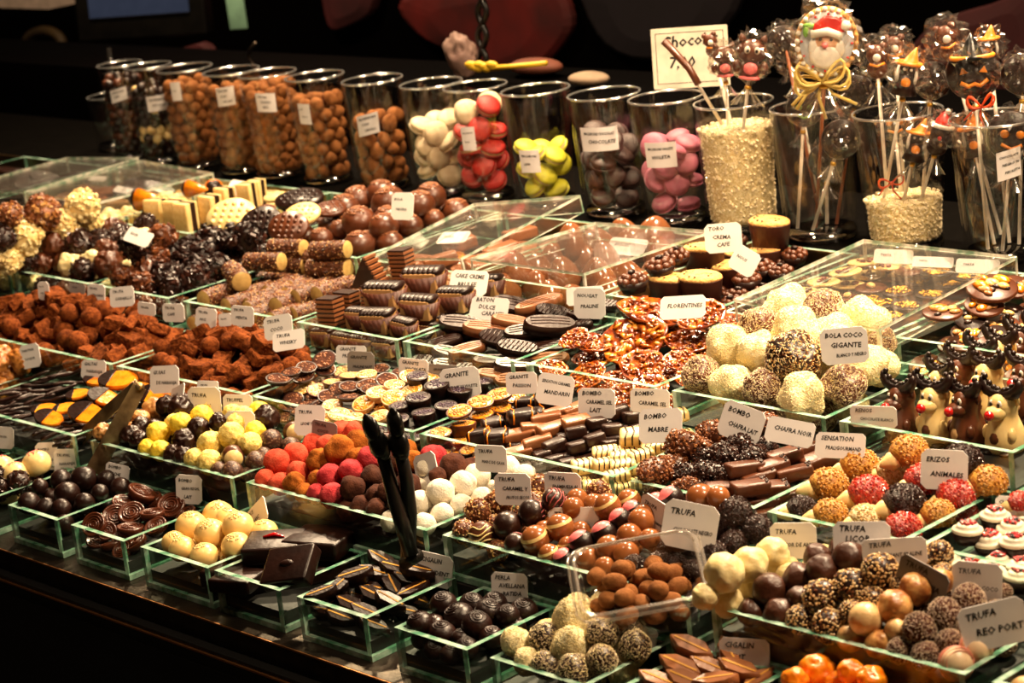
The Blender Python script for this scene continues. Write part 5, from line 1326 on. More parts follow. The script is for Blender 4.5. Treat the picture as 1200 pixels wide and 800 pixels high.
# ------------------------------------------------------------------ cards
CD = [
 # crop x y plane w h lines yaw tilt roll material
 ('L4', 198, 270, .10, 27, 30, ['BOMBO', 'RAYADO'], 30, 15, 0, 0, 'card reading bombo rayado, in the front of two at the red-dusted bonbons'),
 ('L4', 282, 292, .105, 30, 27, ['TRUFFEL', 'NARANJA'], 30, 15, 0, 0, 'card reading truffel behind the red-dusted bonbons'),
 ('L4', 500, 342, .098, 30, 20, ['BOMBO', 'LECHE'], 20, 15, -8, 0, 'card reading bombo leche behind the dark balls'),
 ('L4', 805, 412, .100, 32, 32, ['BOMBO', 'GRAN REGAL', 'LAIT'], 20, 12, 0, 0, 'three-line card behind the dark coins'),
 ('L5', 340, 478, .098, 30, 26, ['OUS', 'BLANC'], -15, 10, 35, 0, 'card turned edgeways behind the white domes'),
 ('L5', 672, 603, .098, 12, 14, [], 20, 15, 0, 0, 'small blank card corner behind the dark slabs'),
 ('L8', 275, 392, .099, 42, 36, ['CIGALIN', 'FONDENT'], 15, 12, -6, 0, 'card reading cigalin fondent'),
 ('L8', 545, 455, .099, 42, 32, ['PERLA', 'AVELLANA', 'BATIDA'], 20, 12, 0, 0, 'card reading perla avellana'),
 ('M1', 388, 622, .098, 26, 22, ['COCO'], 20, 15, -10, 0, 'grey card behind the small coconut balls'),
 ('M1', 775, 690, .101, 56, 36, ['CIGALIN', 'LAIT'], 22, 14, 0, 0, 'card reading cigalin lait'),
 ('L4', 22, 192, .10, 22, 24, ['TRUFA'], 20, 14, 0, 0, 'card at the tray farthest along the edge'),
 ('L2', 418, 468, .215, 31, 21, ['GALTAS', 'NARANJA'], 20, 20, 0, 0, 'card reading galtas naranja'),
 ('L2', 735, 512, .215, 36, 30, ['GUIAS', 'DE NARANJA'], 20, 18, 4, 0, 'card reading guias de naranja above the tongs'),
 ('L2', 790, 588, .20, 22, 24, ['TRUFA'], -20, 25, 25, 0, 'narrow tilted card beside the steel tongs'),
 ('L2', 135, 408, .215, 25, 26, ['TARTINA', 'YOGUR'], 25, 16, 10, 0, 'card reading tartina behind the walnut clusters'),
 ('L3', 200, 508, .190, 40, 36, ['TRUFA', 'LIMON'], 25, 8, 0, 0, 'tall card reading trufa limon'),
 ('L3', 330, 520, .205, 36, 26, ['TRUFFEL', 'NARANJA'], 25, 12, 0, 0, 'card reading truffel naranja'),
 ('L3', 340, 595, .180, 36, 32, ['TRUFA', 'VAINILLA'], 25, 10, 0, 0, 'card reading trufa vainilla'),
 ('L3', 212, 442, .215, 26, 12, ['TRUFA'], 20, 14, 0, 0, 'half hidden card behind the trufa limon card'),
 ('L3', 610, 575, .205, 36, 34, ['TRUFA', 'LECHE Y COCO'], 30, 20, -4, 0, 'card reading trufa leche y coco'),
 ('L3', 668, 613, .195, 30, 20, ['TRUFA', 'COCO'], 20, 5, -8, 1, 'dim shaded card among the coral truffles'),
 ('L6', 112, 522, .200, 28, 30, ['TRUFA', 'MIEL GRAN'], 25, 10, -4, 0, 'upper card behind the black tongs'),
 ('L6', 120, 618, .185, 24, 30, ['TRUFA', 'MIEL'], 25, 10, 0, 0, 'lower card behind the black tongs'),
 ('L6', 290, 622, .175, 26, 38, ['TRUFA', 'CHAI'], 0, 14, 22, 0, 'slanted card beside the icing sugar truffles'),
 ('L6', 565, 572, .190, 37, 30, ['TRUFA', 'MARC DE CAVA'], 20, 6, 0, 0, 'card reading marc de cava'),
 ('L6', 658, 702, .170, 42, 36, ['TRUFA', 'CARAMEL Y', 'FRUTOS SECOS'], 30, 5, -2, 0, 'card reading caramel y frutos secos'),
 ('L6', 872, 695, .195, 42, 34, ['TRUFA', 'FRAMBUESA AL', 'XOCOLATA'], 25, 5, -2, 0, 'card reading trufa frambuesa'),
 ('M1', 110, 175, .170, 58, 34, ['TRUFA', 'NATA'], 20, 14, 4, 0, 'card reading trufa nata'),
 ('M1', 420, 148, .195, 30, 42, ['TRUFA', 'GRAND MARNIER'], 0, 5, -18, 0, 'narrow grey card behind the milk ball truffles'),
 ('M1', 562, 188, .165, 62, 52, ['TRUFA', 'CHOCOLATE NEGRO'], 25, 16, -10, 0, 'large card reading chocolate negro'),
 ('M3', 390, 100, .205, 52, 40, ['TRUFA', 'LICOR DE ANIS'], 30, 8, 0, 0, 'card reading licor de anis'),
 ('M3', 630, 100, .200, 64, 42, ['TRUFA', 'LICOR', 'MOSCATEL'], 30, 14, 0, 0, 'card reading licor moscatel'),
 ('M3', 745, 142, .190, 72, 32, ['TRUFA', 'CROISSANT PRALINE'], 30, 10, 3, 0, 'card reading croissant praline'),
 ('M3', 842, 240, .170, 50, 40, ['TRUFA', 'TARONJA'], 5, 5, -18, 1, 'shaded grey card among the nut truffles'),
 ('M3', 1035, 248, .200, 54, 46, ['TRUFA', 'RON Y COCO'], 25, 8, -4, 0, 'card reading ron y coco'),
 ('M3', 1095, 395, .150, 78, 50, ['TRUFA', 'REO PORT'], 40, 12, 10, 0, 'biggest card, reading trufa reo port'),
 ('L2', 195, 117, .300, 14, 20, ['TRUFA', 'MIEL'], 25, 8, 0, 0, 'small upright card deep in the cocoa blocks'),
 ('L2', 345, 107, .335, 20, 10, ['TRUFA'], 20, 15, -6, 1, 'dull card behind the cocoa blocks'),
 ('L2', 430, 128, .315, 22, 20, ['TRUFA', 'GENGIBRE'], 20, 10, -4, 0, 'grey card next to the dull card behind the cocoa blocks'),
 ('L2', 545, 143, .310, 30, 22, ['TRUFA', 'CARAJILLO'], 25, 18, 4, 0, 'name card reading carajillo'),
 ('L2', 655, 197, .315, 22, 14, ['TRUFA'], 20, 5, -6, 0, 'low card between the carajillo and cafe cards'),
 ('L2', 775, 215, .305, 27, 20, ['TRUFA', 'CAFE'], 20, 8, 0, 0, 'card reading trufa cafe'),
 ('L3', 205, 175, .305, 26, 22, ['TRUFA', 'NUS'], 20, 14, -6, 0, 'card reading trufa nus'),
 ('L3', 280, 182, .310, 16, 14, ['TRUFA'], 20, 14, 6, 0, 'small card between the nus and menta cards'),
 ('L3', 347, 167, .308, 28, 22, ['TRUFA', 'MENTA'], 20, 10, -4, 0, 'card reading trufa menta'),
 ('L3', 487, 210, .300, 34, 26, ['TRUFA', 'COCO'], 20, 22, 10, 0, 'card reading trufa coco behind the cocoa blocks'),
 ('L3', 528, 262, .285, 38, 22, ['TRUFA', 'WHISKY'], 25, 30, 8, 0, 'card reading trufa whisky'),
 ('L3', 772, 318, .350, 36, 20, ['GRANITE', 'PRALINE'], 20, 18, 0, 0, 'card reading granite praline'),
 ('L3', 810, 355, .335, 32, 28, ['GRANITE', 'PRALINE NUIT'], 25, 8, -4, 1, 'shaded card reading granite praline nuit'),
 ('L6', 235, 185, .345, 35, 20, ['GRANITE', 'XOCOLATA'], 20, 8, -4, 0, 'card behind the dark crumbed discs'),
 ('L6', 362, 198, .350, 34, 14, ['GRANITE'], 20, 8, -2, 1, 'dull card half behind the crock ile violette card'),
 ('L6', 435, 250, .325, 46, 34, ['GRANITE', 'CROCK ILE VIOLETTE'], 30, 10, 4, 0, 'wide card reading crock ile violette'),
 ('L6', 695, 250, .330, 36, 24, ['GRANITE', 'PASSION'], 25, 14, 2, 0, 'card reading granite passion'),
 ('L6', 838, 278, .320, 42, 34, ['SENSATION CARAMEL', 'MANDARIN'], 25, 22, -8, 0, 'card reading sensation caramel mandarin'),
 ('L7', 288, 335, .330, 42, 32, ['BOMBO', 'CARAMEL SEL', 'LAIT'], 20, 12, 0, 0, 'card reading caramel sel lait'),
 ('L7', 515, 325, .345, 44, 26, ['BOMBO', 'CARAMEL SEL'], 20, 14, 0, 0, 'card reading bombo caramel sel, before the florentines'),
 ('L7', 560, 432, .300, 48, 38, ['BOMBO', 'MABRE'], 20, 25, 4, 0, 'card reading bombo mabre'),
 ('L7', 905, 422, .320, 46, 40, ['BOMBO', 'CHAFRA LAIT'], 10, 22, -14, 0, 'card reading bombo chafra lait'),
 ('M2', 232, 92, .320, 52, 28, ['CHAFRA NOIR'], 15, 30, -6, 0, 'card reading chafra noir'),
 ('M2', 440, 148, .325, 54, 28, ['SENSATION', 'PRALIGOURMAND'], 20, 26, 0, 0, 'card reading sensation praligourmand'),
 ('M2', 870, 248, .325, 52, 44, ['ERIZOS', 'ANIMALES'], 30, 10, -4, 0, 'card reading erizos animales'),
 ('M2', 1148, 410, .335, 36, 28, ['CUPCAKE', 'MIX'], 30, 12, -4, 0, 'card behind the mini cupcakes'),
 ('K5', 65, 302, .44, 26, 20, ['ROCAS', 'MIX'], 20, 25, 6, 0, 'card reading rocas mix'),
 ('K5', 190, 342, .42, 14, 22, ['ROCA', 'BLANCA'], 30, 8, 8, 0, 'narrow card between pale rice rocks'),
 ('K5', 590, 355, .405, 36, 18, ['ROCA'], 10, 45, -12, 2, 'white card lying over the dark almond rocks'),
 ('K7', 470, 405, .49, 44, 28, ['CAKE CREME', 'BRULEE'], 20, 30, -2, 2, 'card reading cake creme brulee'),
 ('K7', 558, 515, .47, 44, 26, ['BATON', 'DULCE', 'CARAMEL'], 20, 30, -4, 0, 'three-line card reading baton dulce caramel'),
 ('K7', 985, 492, .50, 36, 34, ['NOUGAT', 'PRALINE'], 25, 8, -2, 0, 'card reading nougat praline'),
 ('K7', 965, 460, .51, 42, 20, [], 20, 20, 4, 2, 'blank card behind the nougat praline card'),
 ('K8', 457, 495, .49, 50, 26, ['FLORENTINES'], 20, 30, 4, 2, 'white card reading florentines'),
 ('M6', 838, 300, .415, 54, 40, ['BOLA COCO', 'GIGANTE', 'BLANCO Y NEGRO'], 35, 6, 2, 0, 'card reading bola coco gigante'),
 ('L1', 330, 635, .372, 50, 24, ['RENOS', 'CHOCOLATE BLANCO'], 20, 4, 0, 0, 'card reading renos inside the reindeer tray'),
 ('K5', 768, 195, .70, 22, 14, [], 20, 25, 4, 2, 'small blank card over the layered bars'),
 ('K6', 298, 152, .72, 34, 20, ['BARRITA'], 10, 45, -6, 2, 'pale card lying behind the layered bars'),
 ('K6', 795, 190, .72, 26, 14, [], 20, 5, -6, 3, 'dark reverse of a card among the crumbed balls'),
 ('K7', 188, 78, .62, 26, 30, ['BOLA', 'NEGRA'], 20, 18, -2, 2, 'white card reading bola negra'),
 ('K7', 405, 212, .66, 30, 18, ['BARRA'], 0, 60, 10, 2, 'card lying flat under the tilted cover'),
 ('K7', 255, 228, .66, 22, 14, [], 0, 60, -14, 2, 'small blank card at the tilted cover'),
 ('K8', 208, 225, .70, 42, 22, ['BRESSES'], 10, 50, -2, 0, 'card reading bresses under the cover'),
 ('K8', 638, 185, .66, 42, 32, ['TORO', 'CREMA', 'CAFE'], 30, 14, 2, 2, 'card reading toro crema cafe'),
 ('K8', 733, 288, .64, 30, 28, ['NOUS'], 20, 20, -28, 2, 'tilted blank card beside the almond muffins'),
 ('L1', 392, 135, .73, 42, 16, ['TARTA'], 20, 30, -2, 2, 'first of three tarta cards counted from the almond muffins'),
 ('L1', 515, 152, .73, 44, 12, ['TARTA'], 20, 35, -2, 2, 'middle one of the three tarta cards'),
 ('L1', 655, 165, .73, 46, 16, ['TARTA'], 20, 30, -2, 2, 'last of three tarta cards counted from the almond muffins'),
 ('K5', 418, 106, .72, 22, 7, [], 10, 60, 0, 2, 'blank card flat under the knobbed cover'),
 ('K5', 525, 155, .70, 24, 9, [], 10, 60, -8, 2, 'blank card under the cover near the orange cone'),
]
for c in CD:
    card(c[0], c[1], c[2], c[3], c[4], c[5], c[6], c[7], c[8], c[9], (CARD, CARDSH, CARDW, BLACKP)[c[10]], c[11])

# ------------------------------------------------------------------ tumblers on the back shelf
JZ = .160; JH = .148


def toward(u, v):
    d = np.array([CAM[0]-u, CAM[1]-v]); return d/np.linalg.norm(d)


def jar(u, rb, rt, name, label, v=.835, h=JH):
    o = bpy.data.objects.new(name, None); COL.objects.link(o); o.location = (u, v, JZ); o.empty_display_size = .02
    tag(o, label, 'jar' if h > .1 else 'glass', 'clear tumblers on the back shelf')
    b = B(); b.lathe([(rb*.95, .0), (rb, .003), (rt, h)], JARG, 40, cap=False); b.lathe([(rt-.0025, h), (rb-.0028, .011)], JARG, 40, cap=False); b.obj('wall_of_glass', o)
    b = B(); b.lathe([(rb*.95, 0), (rb*.99, .004), (rb-.003, .0105), (.001, .0105)], clear('jar_base_glass', (.45, .44, .42), .22, 1.5, .05), 40); b.obj('base', o)
    b = B(); n = 48; b.tube([((rt-.0012)*math.cos(2*math.pi*i/n), (rt-.0012)*math.sin(2*math.pi*i/n), h) for i in range(n+1)], .0014, clear('jar_rim_glass', (.75, .75, .73), .35, 1.5, .15, .05), 6); b.obj('rim', o)
    return o


def jlabel(o, crop, x, y, wp, hp, lines, u, v, rt, rb, roll=0):
    X, Y = px(crop, x, y); s = pxm((u, v, JZ+.08))
    for k in range(60):
        ang = -1.9+k*.04; d = np.array([math.cos(ang), math.sin(ang)])
        p = atv(X, Y, v+d[1]*rt)
        rr = rb+(rt-rb)*(p[2]-JZ)/JH+.0012; q = np.array([u+d[0]*rr, v+d[1]*rr]); e = abs(p[0]-q[0])
        if k == 0 or e < best[0]: best = (e, ang, p[2], rr)
    _, ang, z, rr = best
    w_ = wp/s; h_ = hp/s; N_ = 7; V = []; Fc = []
    for j in (0, 1):
        for i in range(N_):
            t = (i/(N_-1)-.5)*w_; a = ang+t/rr; zz = z-JZ+(j-.5)*h_+t*math.tan(R(roll))
            r2 = rb+(rt-rb)*zz/JH+.0009; V.append((r2*math.cos(a), r2*math.sin(a), zz))
    Fc = [(i, i+1, N_+i+1, N_+i) for i in range(N_-1)]
    V += [(x_*1.01, y_*1.01, z_) for x_, y_, z_ in V]; Fc += [(2*N_+i, 2*N_+i+1, 3*N_+i+1, 3*N_+i) for i in range(N_-1)]
    l = bpy.data.objects.new('paper_label', M_new('paper_label', V, Fc, [CARD])); COL.objects.link(l); l.parent = o
    t = text_mesh(lines, w_, h_); tt = bpy.data.objects.new('lettering', t); COL.objects.link(tt); tt.parent = l
    for vtx in t.vertices:
        a = ang+vtx.co.x/rr; zz = z-JZ+vtx.co.y+vtx.co.x*math.tan(R(roll)); r2 = (rb+(rt-rb)*zz/JH+.0009)*1.016+.0002; vtx.co = (r2*math.cos(a), r2*math.sin(a), zz)


def jfill(u, rb, rt, kinds, d, frac, jn, top=None, v=.835, deep=1):
    s = pxm((u, v, JZ+.05)); r = d/2/s; cd_ = toward(u, v); z = JZ+.0115+r*.95; L = 0; cnt = {}; pk = .86 if d > 25 else .98; vp = 1.28 if d > 25 else 1.5
    while z-JZ < JH*frac:
        R_ = rb+(rt-rb)*(z-JZ)/JH-.0035-r*1.02; last = z+vp*r-JZ >= JH*frac
        rings = [R_, R_-1.95*r] if not last and R_ > 2.2*r else [R_] if not last else [R_-2*r*k for k in range(6) if R_-2*r*k > -.2*r]
        for rg in rings:
            rg = max(rg, 0); n = max(1, int(round(2*math.pi*rg/(2*r*pk)))) if rg > r*.6 else 1
            for i in range(n):
                a = 2*math.pi*(i+.5*(L % 2))/n+rng.normal()*.03; dd = np.array([math.cos(a), math.sin(a)])
                if not last and dd@cd_ < -.15: continue
                K = kinds(L, dd) if callable(kinds) else random.choice(kinds); zz = z+rng.normal()*r*.18+(random.uniform(-.5, .9)*r if last else 0)
                o = put(K, (u+dd[0]*rg, v+dd[1]*rg, zz), r*random.uniform(.93, 1.04)); c = cnt.setdefault((K, L), [0]); c[0] += 1
                look = KIND[K]['look']; o['label'] = '%s %s in %s layer up, %s' % (ordinal(c[0]), look, ordinal(L+1), jn)
                o['group'] = '%ss in the %s' % (KIND[K]['name'].replace('_', ' '), jn)
        z += vp*r; L += 1


JU = .010
JD = [
 (-1.397, .031, .035, 'dark drop jar', ['dragee', 'drageed'], 11.5, .86, ('K1', 505, 405, 20, 15, ['AVELLANA', 'MILK'], 12)),
 (-1.322, .032, .036, 'mixed drop jar', lambda L, d: 'drageew' if L in (2, 3) and random.random() < .5 or random.random() < .12 else ('dragee' if L > 8 else 'drageed'), 12, .80, ('K1', 672, 440, 25, 18, ['ALMENDRA', 'CHOCOLATE'], 0)),
 (-1.229, .036, .042, 'first almond jar', ['hazel'], 15, .90, ('K1', 748, 390, 12, 22, ['NUEZ'], 0)),
 (-1.115, .036, .042, 'second almond jar', ['hazel'], 15, .88, ('K1', 962, 412, 22, 22, ['NUECES', 'CON', 'CACAO'], 4)),
 (-1.030, .036, .042, 'crumb jar', ['choccrumb'], 14, .88, ('K2', 40, 438, 23, 22, ['TRUFA', 'CACAO', 'BITS'], -6)),
 (-.924, .036, .042, 'third almond jar', ['almond', 'hazel'], 17, .84, ('K2', 205, 487, 15, 24, ['ALM', 'CACAO'], -6)),
 (-.801, .036, .042, 'fourth almond jar', ['almond'], 19, .68, ('K2', 475, 532, 27, 24, ['ALMENDRA', 'CON', 'CACAO'], 10)),
 (-.682, .036, .042, 'cream macaron jar', ['mac_cream'], 31, .68, None),
 (-.597, .036, .042, 'red macaron jar', lambda L, d: 'mac_cream' if L >= 4 and d[0] < .45 else 'mac_red', 31, .78, ('K2', 900, 592, 17, 28, ['MACARON', 'ROJO'], 0)),
 (-.486, .038, .044, 'green macaron jar', ['mac_green'], 31, .56, ('K3', 55, 562, 25, 27, ['MACARON', 'LIMA'], 0)),
 (-.367, .038, .045, 'chocolate macaron jar', ['mac_choc'], 31, .62, ('K3', 297, 485, 46, 28, ['MACARONS CHOCOLAT', 'CHOCOLATE'], 0)),
 (-.266, .038, .045, 'violet macaron jar', ['mac_violet'], 32, .66, ('K3', 510, 540, 38, 30, ['MACARONS VIOLETE', 'VIOLETA'], 0)),
]
for i, (u, rb, rt, nm, kd_, d, fr, lb) in enumerate(JD):
    u += JU
    o = jar(u, rb, rt, 'tumbler', 'clear glass tumbler, %s on the back shelf from the monitor end, the %s' % (ordinal(i+1), nm))
    jfill(u, rb, rt, kd_, d, fr, nm)
    if lb: jlabel(o, lb[0], lb[1], lb[2], lb[3], lb[4], lb[5], u, .835, rt, rb, lb[6])
o = jar(-1.50, .030, .035, 'scoop_glass', 'short empty glass holding a scoop at the monitor end', v=.88, h=.085)
b = B(); b.tube([(-1.49, .88, JZ+.02), (-1.485, .885, JZ+.16)], .0035, PLAST, 8); b.ball((-1.49, .88, JZ+.035), .02, PLAST, 3, (1, .6, 1.2)); o = b.obj('plastic_scoop'); tag(o, 'clear plastic scoop standing in the short glass', 'scoop')


def sugar(u, rb, rt, frac, label, v=.835):
    b = B(); z1 = JH*frac; rr = rb+(rt-rb)*frac; pr = [(rb-.0045+(rr-rb)*k/24, .0115+(z1-.0115)*k/24) for k in range(25)]
    b.lathe(pr+[(rr*.6, z1+.002), (rr*.2, z1+.001), (.0005, z1)], SUGAR, 70, wob=lambda a, j: 1+.012*mn.noise(Vector((math.cos(a)*14, math.sin(a)*14, j*1.3))))
    g = random.Random(3)
    for k in range(900):
        a = g.uniform(0, 6.28); t = g.random(); q = rb-.0042+(rr-rb)*t; c = (q*math.cos(a), q*math.sin(a), .012+(z1-.012)*t)
        M = Matrix.Translation(c) @ Euler((g.uniform(0, 6), g.uniform(0, 6), 0)).to_matrix().to_4x4(); e = g.uniform(.0007, .0014)
        b.box(-e, e, -e, e, -e, e, SPARK, M)
    for k in range(350):
        a = g.uniform(0, 6.28); q = rr*.95*math.sqrt(g.random()); M = Matrix.Translation((q*math.cos(a), q*math.sin(a), z1+.001)) @ Euler((g.uniform(0, 6), g.uniform(0, 6), 0)).to_matrix().to_4x4(); e = g.uniform(.0008, .0016)
        b.box(-e, e, -e, e, -e, e, SPARK, M)
    o = b.obj('sugar_crystals'); o.location = (u, v, JZ); tag(o, label, 'sugar', kind='stuff')


JB = [(-.150, .041, .0465), (-.035, .041, .0475), (.083, .041, .0495), (.210, .041, .0500)]
for (u, rb, rt), l in zip(JB, ('full of pale sugar holding cat lollipops', 'with bare lollipop sticks and the santa cookie', 'part filled with sugar holding witch lollipops', 'holding the pumpkin lollipop, last on the shelf')):
    o = jar(u, rb, rt, 'tumbler', 'large clear tumbler ' + l)
    if 'pumpkin' in l: jlabel(o, 'K4', 890, 532, 28, 34, ['CHOCOLATE', 'NEGRO 70', 'PIRULETA'], u, .835, rt, rb, 12)
sugar(-.150, .041, .0465, .80, 'pale sugar crystals filling the cat lollipop tumbler')
sugar(.083, .041, .0495, .36, 'shallower pale sugar crystals under the witch lollipops')

STICKW = mat('white_stick', (.82, .76, .66), rough=.45); STICKB = mat('brown_stick', (.35, .12, .04), rough=.5); TIE = mat('gold_tie', (.75, .48, .10), rough=.3, metal=.7)
GREENC = mat('green_icing', (.25, .5, .1), rough=.4); BLUEC = mat('blue_icing', (.25, .42, .55), rough=.4); REDC = mat('red_icing', (.65, .03, .02), rough=.4); ORC = mat('orange_icing', (.85, .33, .03), rough=.4)
WHC = mat('white_royal_icing', (.85, .82, .74), rough=.4); SKIN = mat('cookie_face', (.80, .50, .32), rough=.5); COOK = mat('baked_cookie', (.66, .38, .12), (.5, .27, .07), .6, 80, .4)


def bag(parent, c, rx, rz, tail, seed, ax):
    """crinkled cellophane bag gathered below the head, with a ragged top"""
    V, Fc = ico(4); b = B(); W = []
    for v in V:
        x, y, z = v; n = mn.noise(Vector((x*3, y*3, z*2+seed)))*.3+abs(mn.noise(Vector((x*4+seed, y*4, z*3))))*.7-.2
        k = .9+n; zz = z*rz
        if z > .55: k *= .9+(z-.55)*.9; zz *= 1+n*.5
        if z < -.45: k *= max(.12, 1+(z+.45)*1.5)
        W.append((x*rx*k, y*rx*.75*k, zz))
    b.add(W, Fc, CELLO, ax, True)
    # gathered skirt under the tie
    pr = [(rx*.10, -rz), (rx*.32, -rz-tail*.5), (rx*.6, -rz-tail)]
    b.lathe(pr, CELLO, 26, M=ax, cap=False, wob=lambda a, j: 1+.35*math.sin(a*7+seed)*(j > 0)); b.obj('cellophane_wrap', parent)
    t = B(); t.lathe([(rx*.13, -rz-.002), (rx*.15, -rz), (rx*.13, -rz+.002)], TIE, 14, M=ax); t.obj('gold_tie', parent)


def lollipop(crop, x, y, dv, rp, jarc, base, head, label, stick=STICKW, wrap=True, ln=None, name='lollipop'):
    X, Y = px(crop, x, y); v = jarc[1]+dv; p = atv(X, Y, v); s = pxm(p); r = rp/s*1.28
    o = bpy.data.objects.new(name, None); COL.objects.link(o); o.location = p; o.empty_display_size = .01
    tag(o, label, 'lollipop', 'wrapped chocolate lollipops in the tumblers')
    b0 = Vector((jarc[0]+base[0], jarc[1]+base[1], JZ+base[2]))-Vector(p); ax = (-b0).normalized()
    st = B(); st.tube([b0, Vector((0, 0, 0))], .0019, stick, 8); st.obj('stick', o)
    d = toward(p[0], p[1]); fx = Vector((-d[1], d[0], 0)); fz = (ax-Vector((d[0], d[1], 0))*ax.dot(Vector((d[0], d[1], 0)))).normalized(); fy = fz.cross(fx)
    fx = fy.cross(fz); M = Matrix((fx, fy, fz)).transposed().to_4x4()
    head(o, r, M)
    if wrap: bag(o, p, r*1.05, r*1.25, r*.8, len(label)+x*.01, M)
    return o


def fc(M, r): return M @ Matrix.Diagonal((r, r, r, 1))


def h_cat(o, r, M):
    b = B(); T = fc(M, r); b.ball((0, 0, .35), .62, MILK, 3, (1.1, .8, .85), T); b.ball((0, 0, -.5), .5, MILK, 3, (1, .8, .95), T)
    for s_ in (-1, 1): b.lathe([(.2, 0), (.12, .2), (.01, .34)], MILK, 10, M=T @ Matrix.Translation((s_*.45, 0, .78)) @ Matrix.Rotation(s_*.3, 4, 'Y')); b.ball((s_*.6, -.1, -.35), .2, MILK, 2, (1, 1, 1.5), T)
    b.obj('cat_figure', o)
    for s_ in (-1, 1):
        e = B(); e.ball((s_*.22, -.45, .45), .14, EYEW, 2, (1, .5, 1.2), T); e.ball((s_*.2, -.52, .43), .07, BLACKP, 2, (1, .5, 1.3), T); e.obj('eye', o)
    h = B(); h.ball((0, -.42, -.35), .27, PINK, 2, (1.2, .5, 1), T); h.obj('pink_heart', o); f = B(); f.ball((0, -.2, -.8), .42, PINK, 2, (1.2, .7, .25), T); f.obj('pink_trim', o)


def h_dark(acc):
    def f(o, r, M):
        T = fc(M, r) @ Matrix.Rotation(math.pi/2, 4, 'X'); b = B(); b.lathe([(.9, -.12), (1, 0), (.95, .13), (.01, .16)], DARK, 32, M=T); b.obj('chocolate_disc', o)
        if acc:
            for s_ in (-1, 1): e = B(); e.ball((s_*.3, .1, .17), .17, acc, 2, (1, 1, .4), T); e.obj('icing_eye', o)
            m_ = B(); m_.tube([(-.4, -.3, .17), (0, -.48, .18), (.4, -.3, .17)], .07, acc, 6, M=T); m_.obj('icing_mouth', o)
        else:
            m_ = B(); [m_.ball((.6*math.cos(k), .6*math.sin(k), .14), .12, DARKM, 1, (1, 1, .5), T) for k in range(6)]; m_.obj('relief', o)
    return f


def h_pump(o, r, M):
    T = fc(M, r) @ Matrix.Rotation(math.pi/2, 4, 'X'); b = B(); b.lathe([(.95, -.14), (1.02, 0), (.95, .16), (.01, .2)], DARK, 32, M=T); b.obj('chocolate_disc', o)
    for s_ in (-1, 1): e = B(); e.prism([(s_*.2, .05), (s_*.5, 0), (s_*.4, .26)] if s_ > 0 else [(s_*.2, .05), (s_*.4, .26), (s_*.5, 0)], .18, .23, ORC, M=T); e.obj('triangle_eye', o)
    m_ = B(); m_.tube([(-.5, -.3, .2), (-.2, -.46, .21), (0, -.38, .21), (.2, -.46, .21), (.5, -.25, .2)], .08, ORC, 6, M=T); m_.obj('orange_mouth', o)
    h = B(); h.lathe([(.6, .0), (.4, .15), (.22, .6), (.02, .95)], BLACKP, 20, M=fc(M, r) @ Matrix.Translation((0, -.1, .55))); h.obj('black_hat', o)
    k = B(); k.tube([(.75*math.cos(t), -.1+.35*math.sin(t), .62) for t in np.linspace(0, 6.28, 20)], .09, ORC, 8, M=fc(M, r)); k.obj('orange_brim', o)


def h_witch(o, r, M):
    T = fc(M, r); b = B(); b.ball((0, 0, .15), .4, DARKM, 3, (1, .8, 1), T); b.lathe([(.62, -1), (.5, -.6), (.3, -.1), (.1, 0)], DARK, 18, M=T); b.obj('witch_figure', o)
    h = B(); h.lathe([(.5, .42), (.36, .5), (.22, .85), (.02, 1.25)], ORC, 18, M=T @ Matrix.Rotation(.2, 4, 'Y')); h.obj('orange_hat', o)
    k = B(); k.tube([(.6*math.cos(t), .45*math.sin(t), .45) for t in np.linspace(0, 6.28, 18)], .09, ORC, 8, M=T); k.obj('hat_brim', o)
    for s_ in (-1, 1): e = B(); e.ball((s_*.16, -.32, .2), .08, EYEW, 2, (1, .6, 1), T); e.obj('eye', o); m_ = B(); m_.tube([(s_*.38, 0, .3), (s_*.45, -.1, -.1), (s_*.4, -.1, -.45)], .09, WHC, 8, M=T); m_.obj('white_hair', o)
    g = B(); g.ball((0, -.42, -.4), .24, ORC, 2, (1, .5, 1), T); g.obj('orange_bib', o)


def h_gnome(o, r, M):
    T = fc(M, r); b = B(); b.ball((0, 0, 0), .55, DARKM, 3, (1, .8, 1.1), T); b.ball((0, 0, -.75), .55, DARK, 3, (1, .8, .8), T); b.obj('face', o)
    h = B(); h.lathe([(.5, .35), (.4, .7), (.1, 1.1)], REDC, 18, M=T); h.obj('red_hat', o); t = B(); t.tube([(.55*math.cos(a), .45*math.sin(a), .38) for a in np.linspace(0, 6.28, 18)], .12, WHC, 8, M=T); t.ball((.1, 0, 1.15), .16, WHC, 2, M=T); t.obj('white_trim', o)
    d = B(); d.ball((0, -.3, -.5), .42, DARKM, 2, (1, .6, .8), T); d.ball((0, -.45, -.2), .12, REDC, 2, M=T); d.obj('nose_and_beard', o)


def h_bear(o, r, M):
    T = fc(M, r); b = B(); b.ball((0, 0, .2), .5, MILK, 3, (1, .7, 1), T); b.ball((0, 0, -.5), .5, MILK, 3, (1, .7, 1), T); b.ball((-.35, 0, .6), .2, MILK, 2, M=T); b.ball((.35, 0, .6), .2, MILK, 2, M=T); b.obj('bear_figure', o)
    e = B(); e.ball((0, -.35, .1), .2, WHC, 2, (1, .5, 1), T); e.tube([(-.35, -.3, -.2), (0, -.45, -.3), (.35, -.3, -.2)], .07, ORC, 6, M=T); e.obj('scarf_and_muzzle', o)


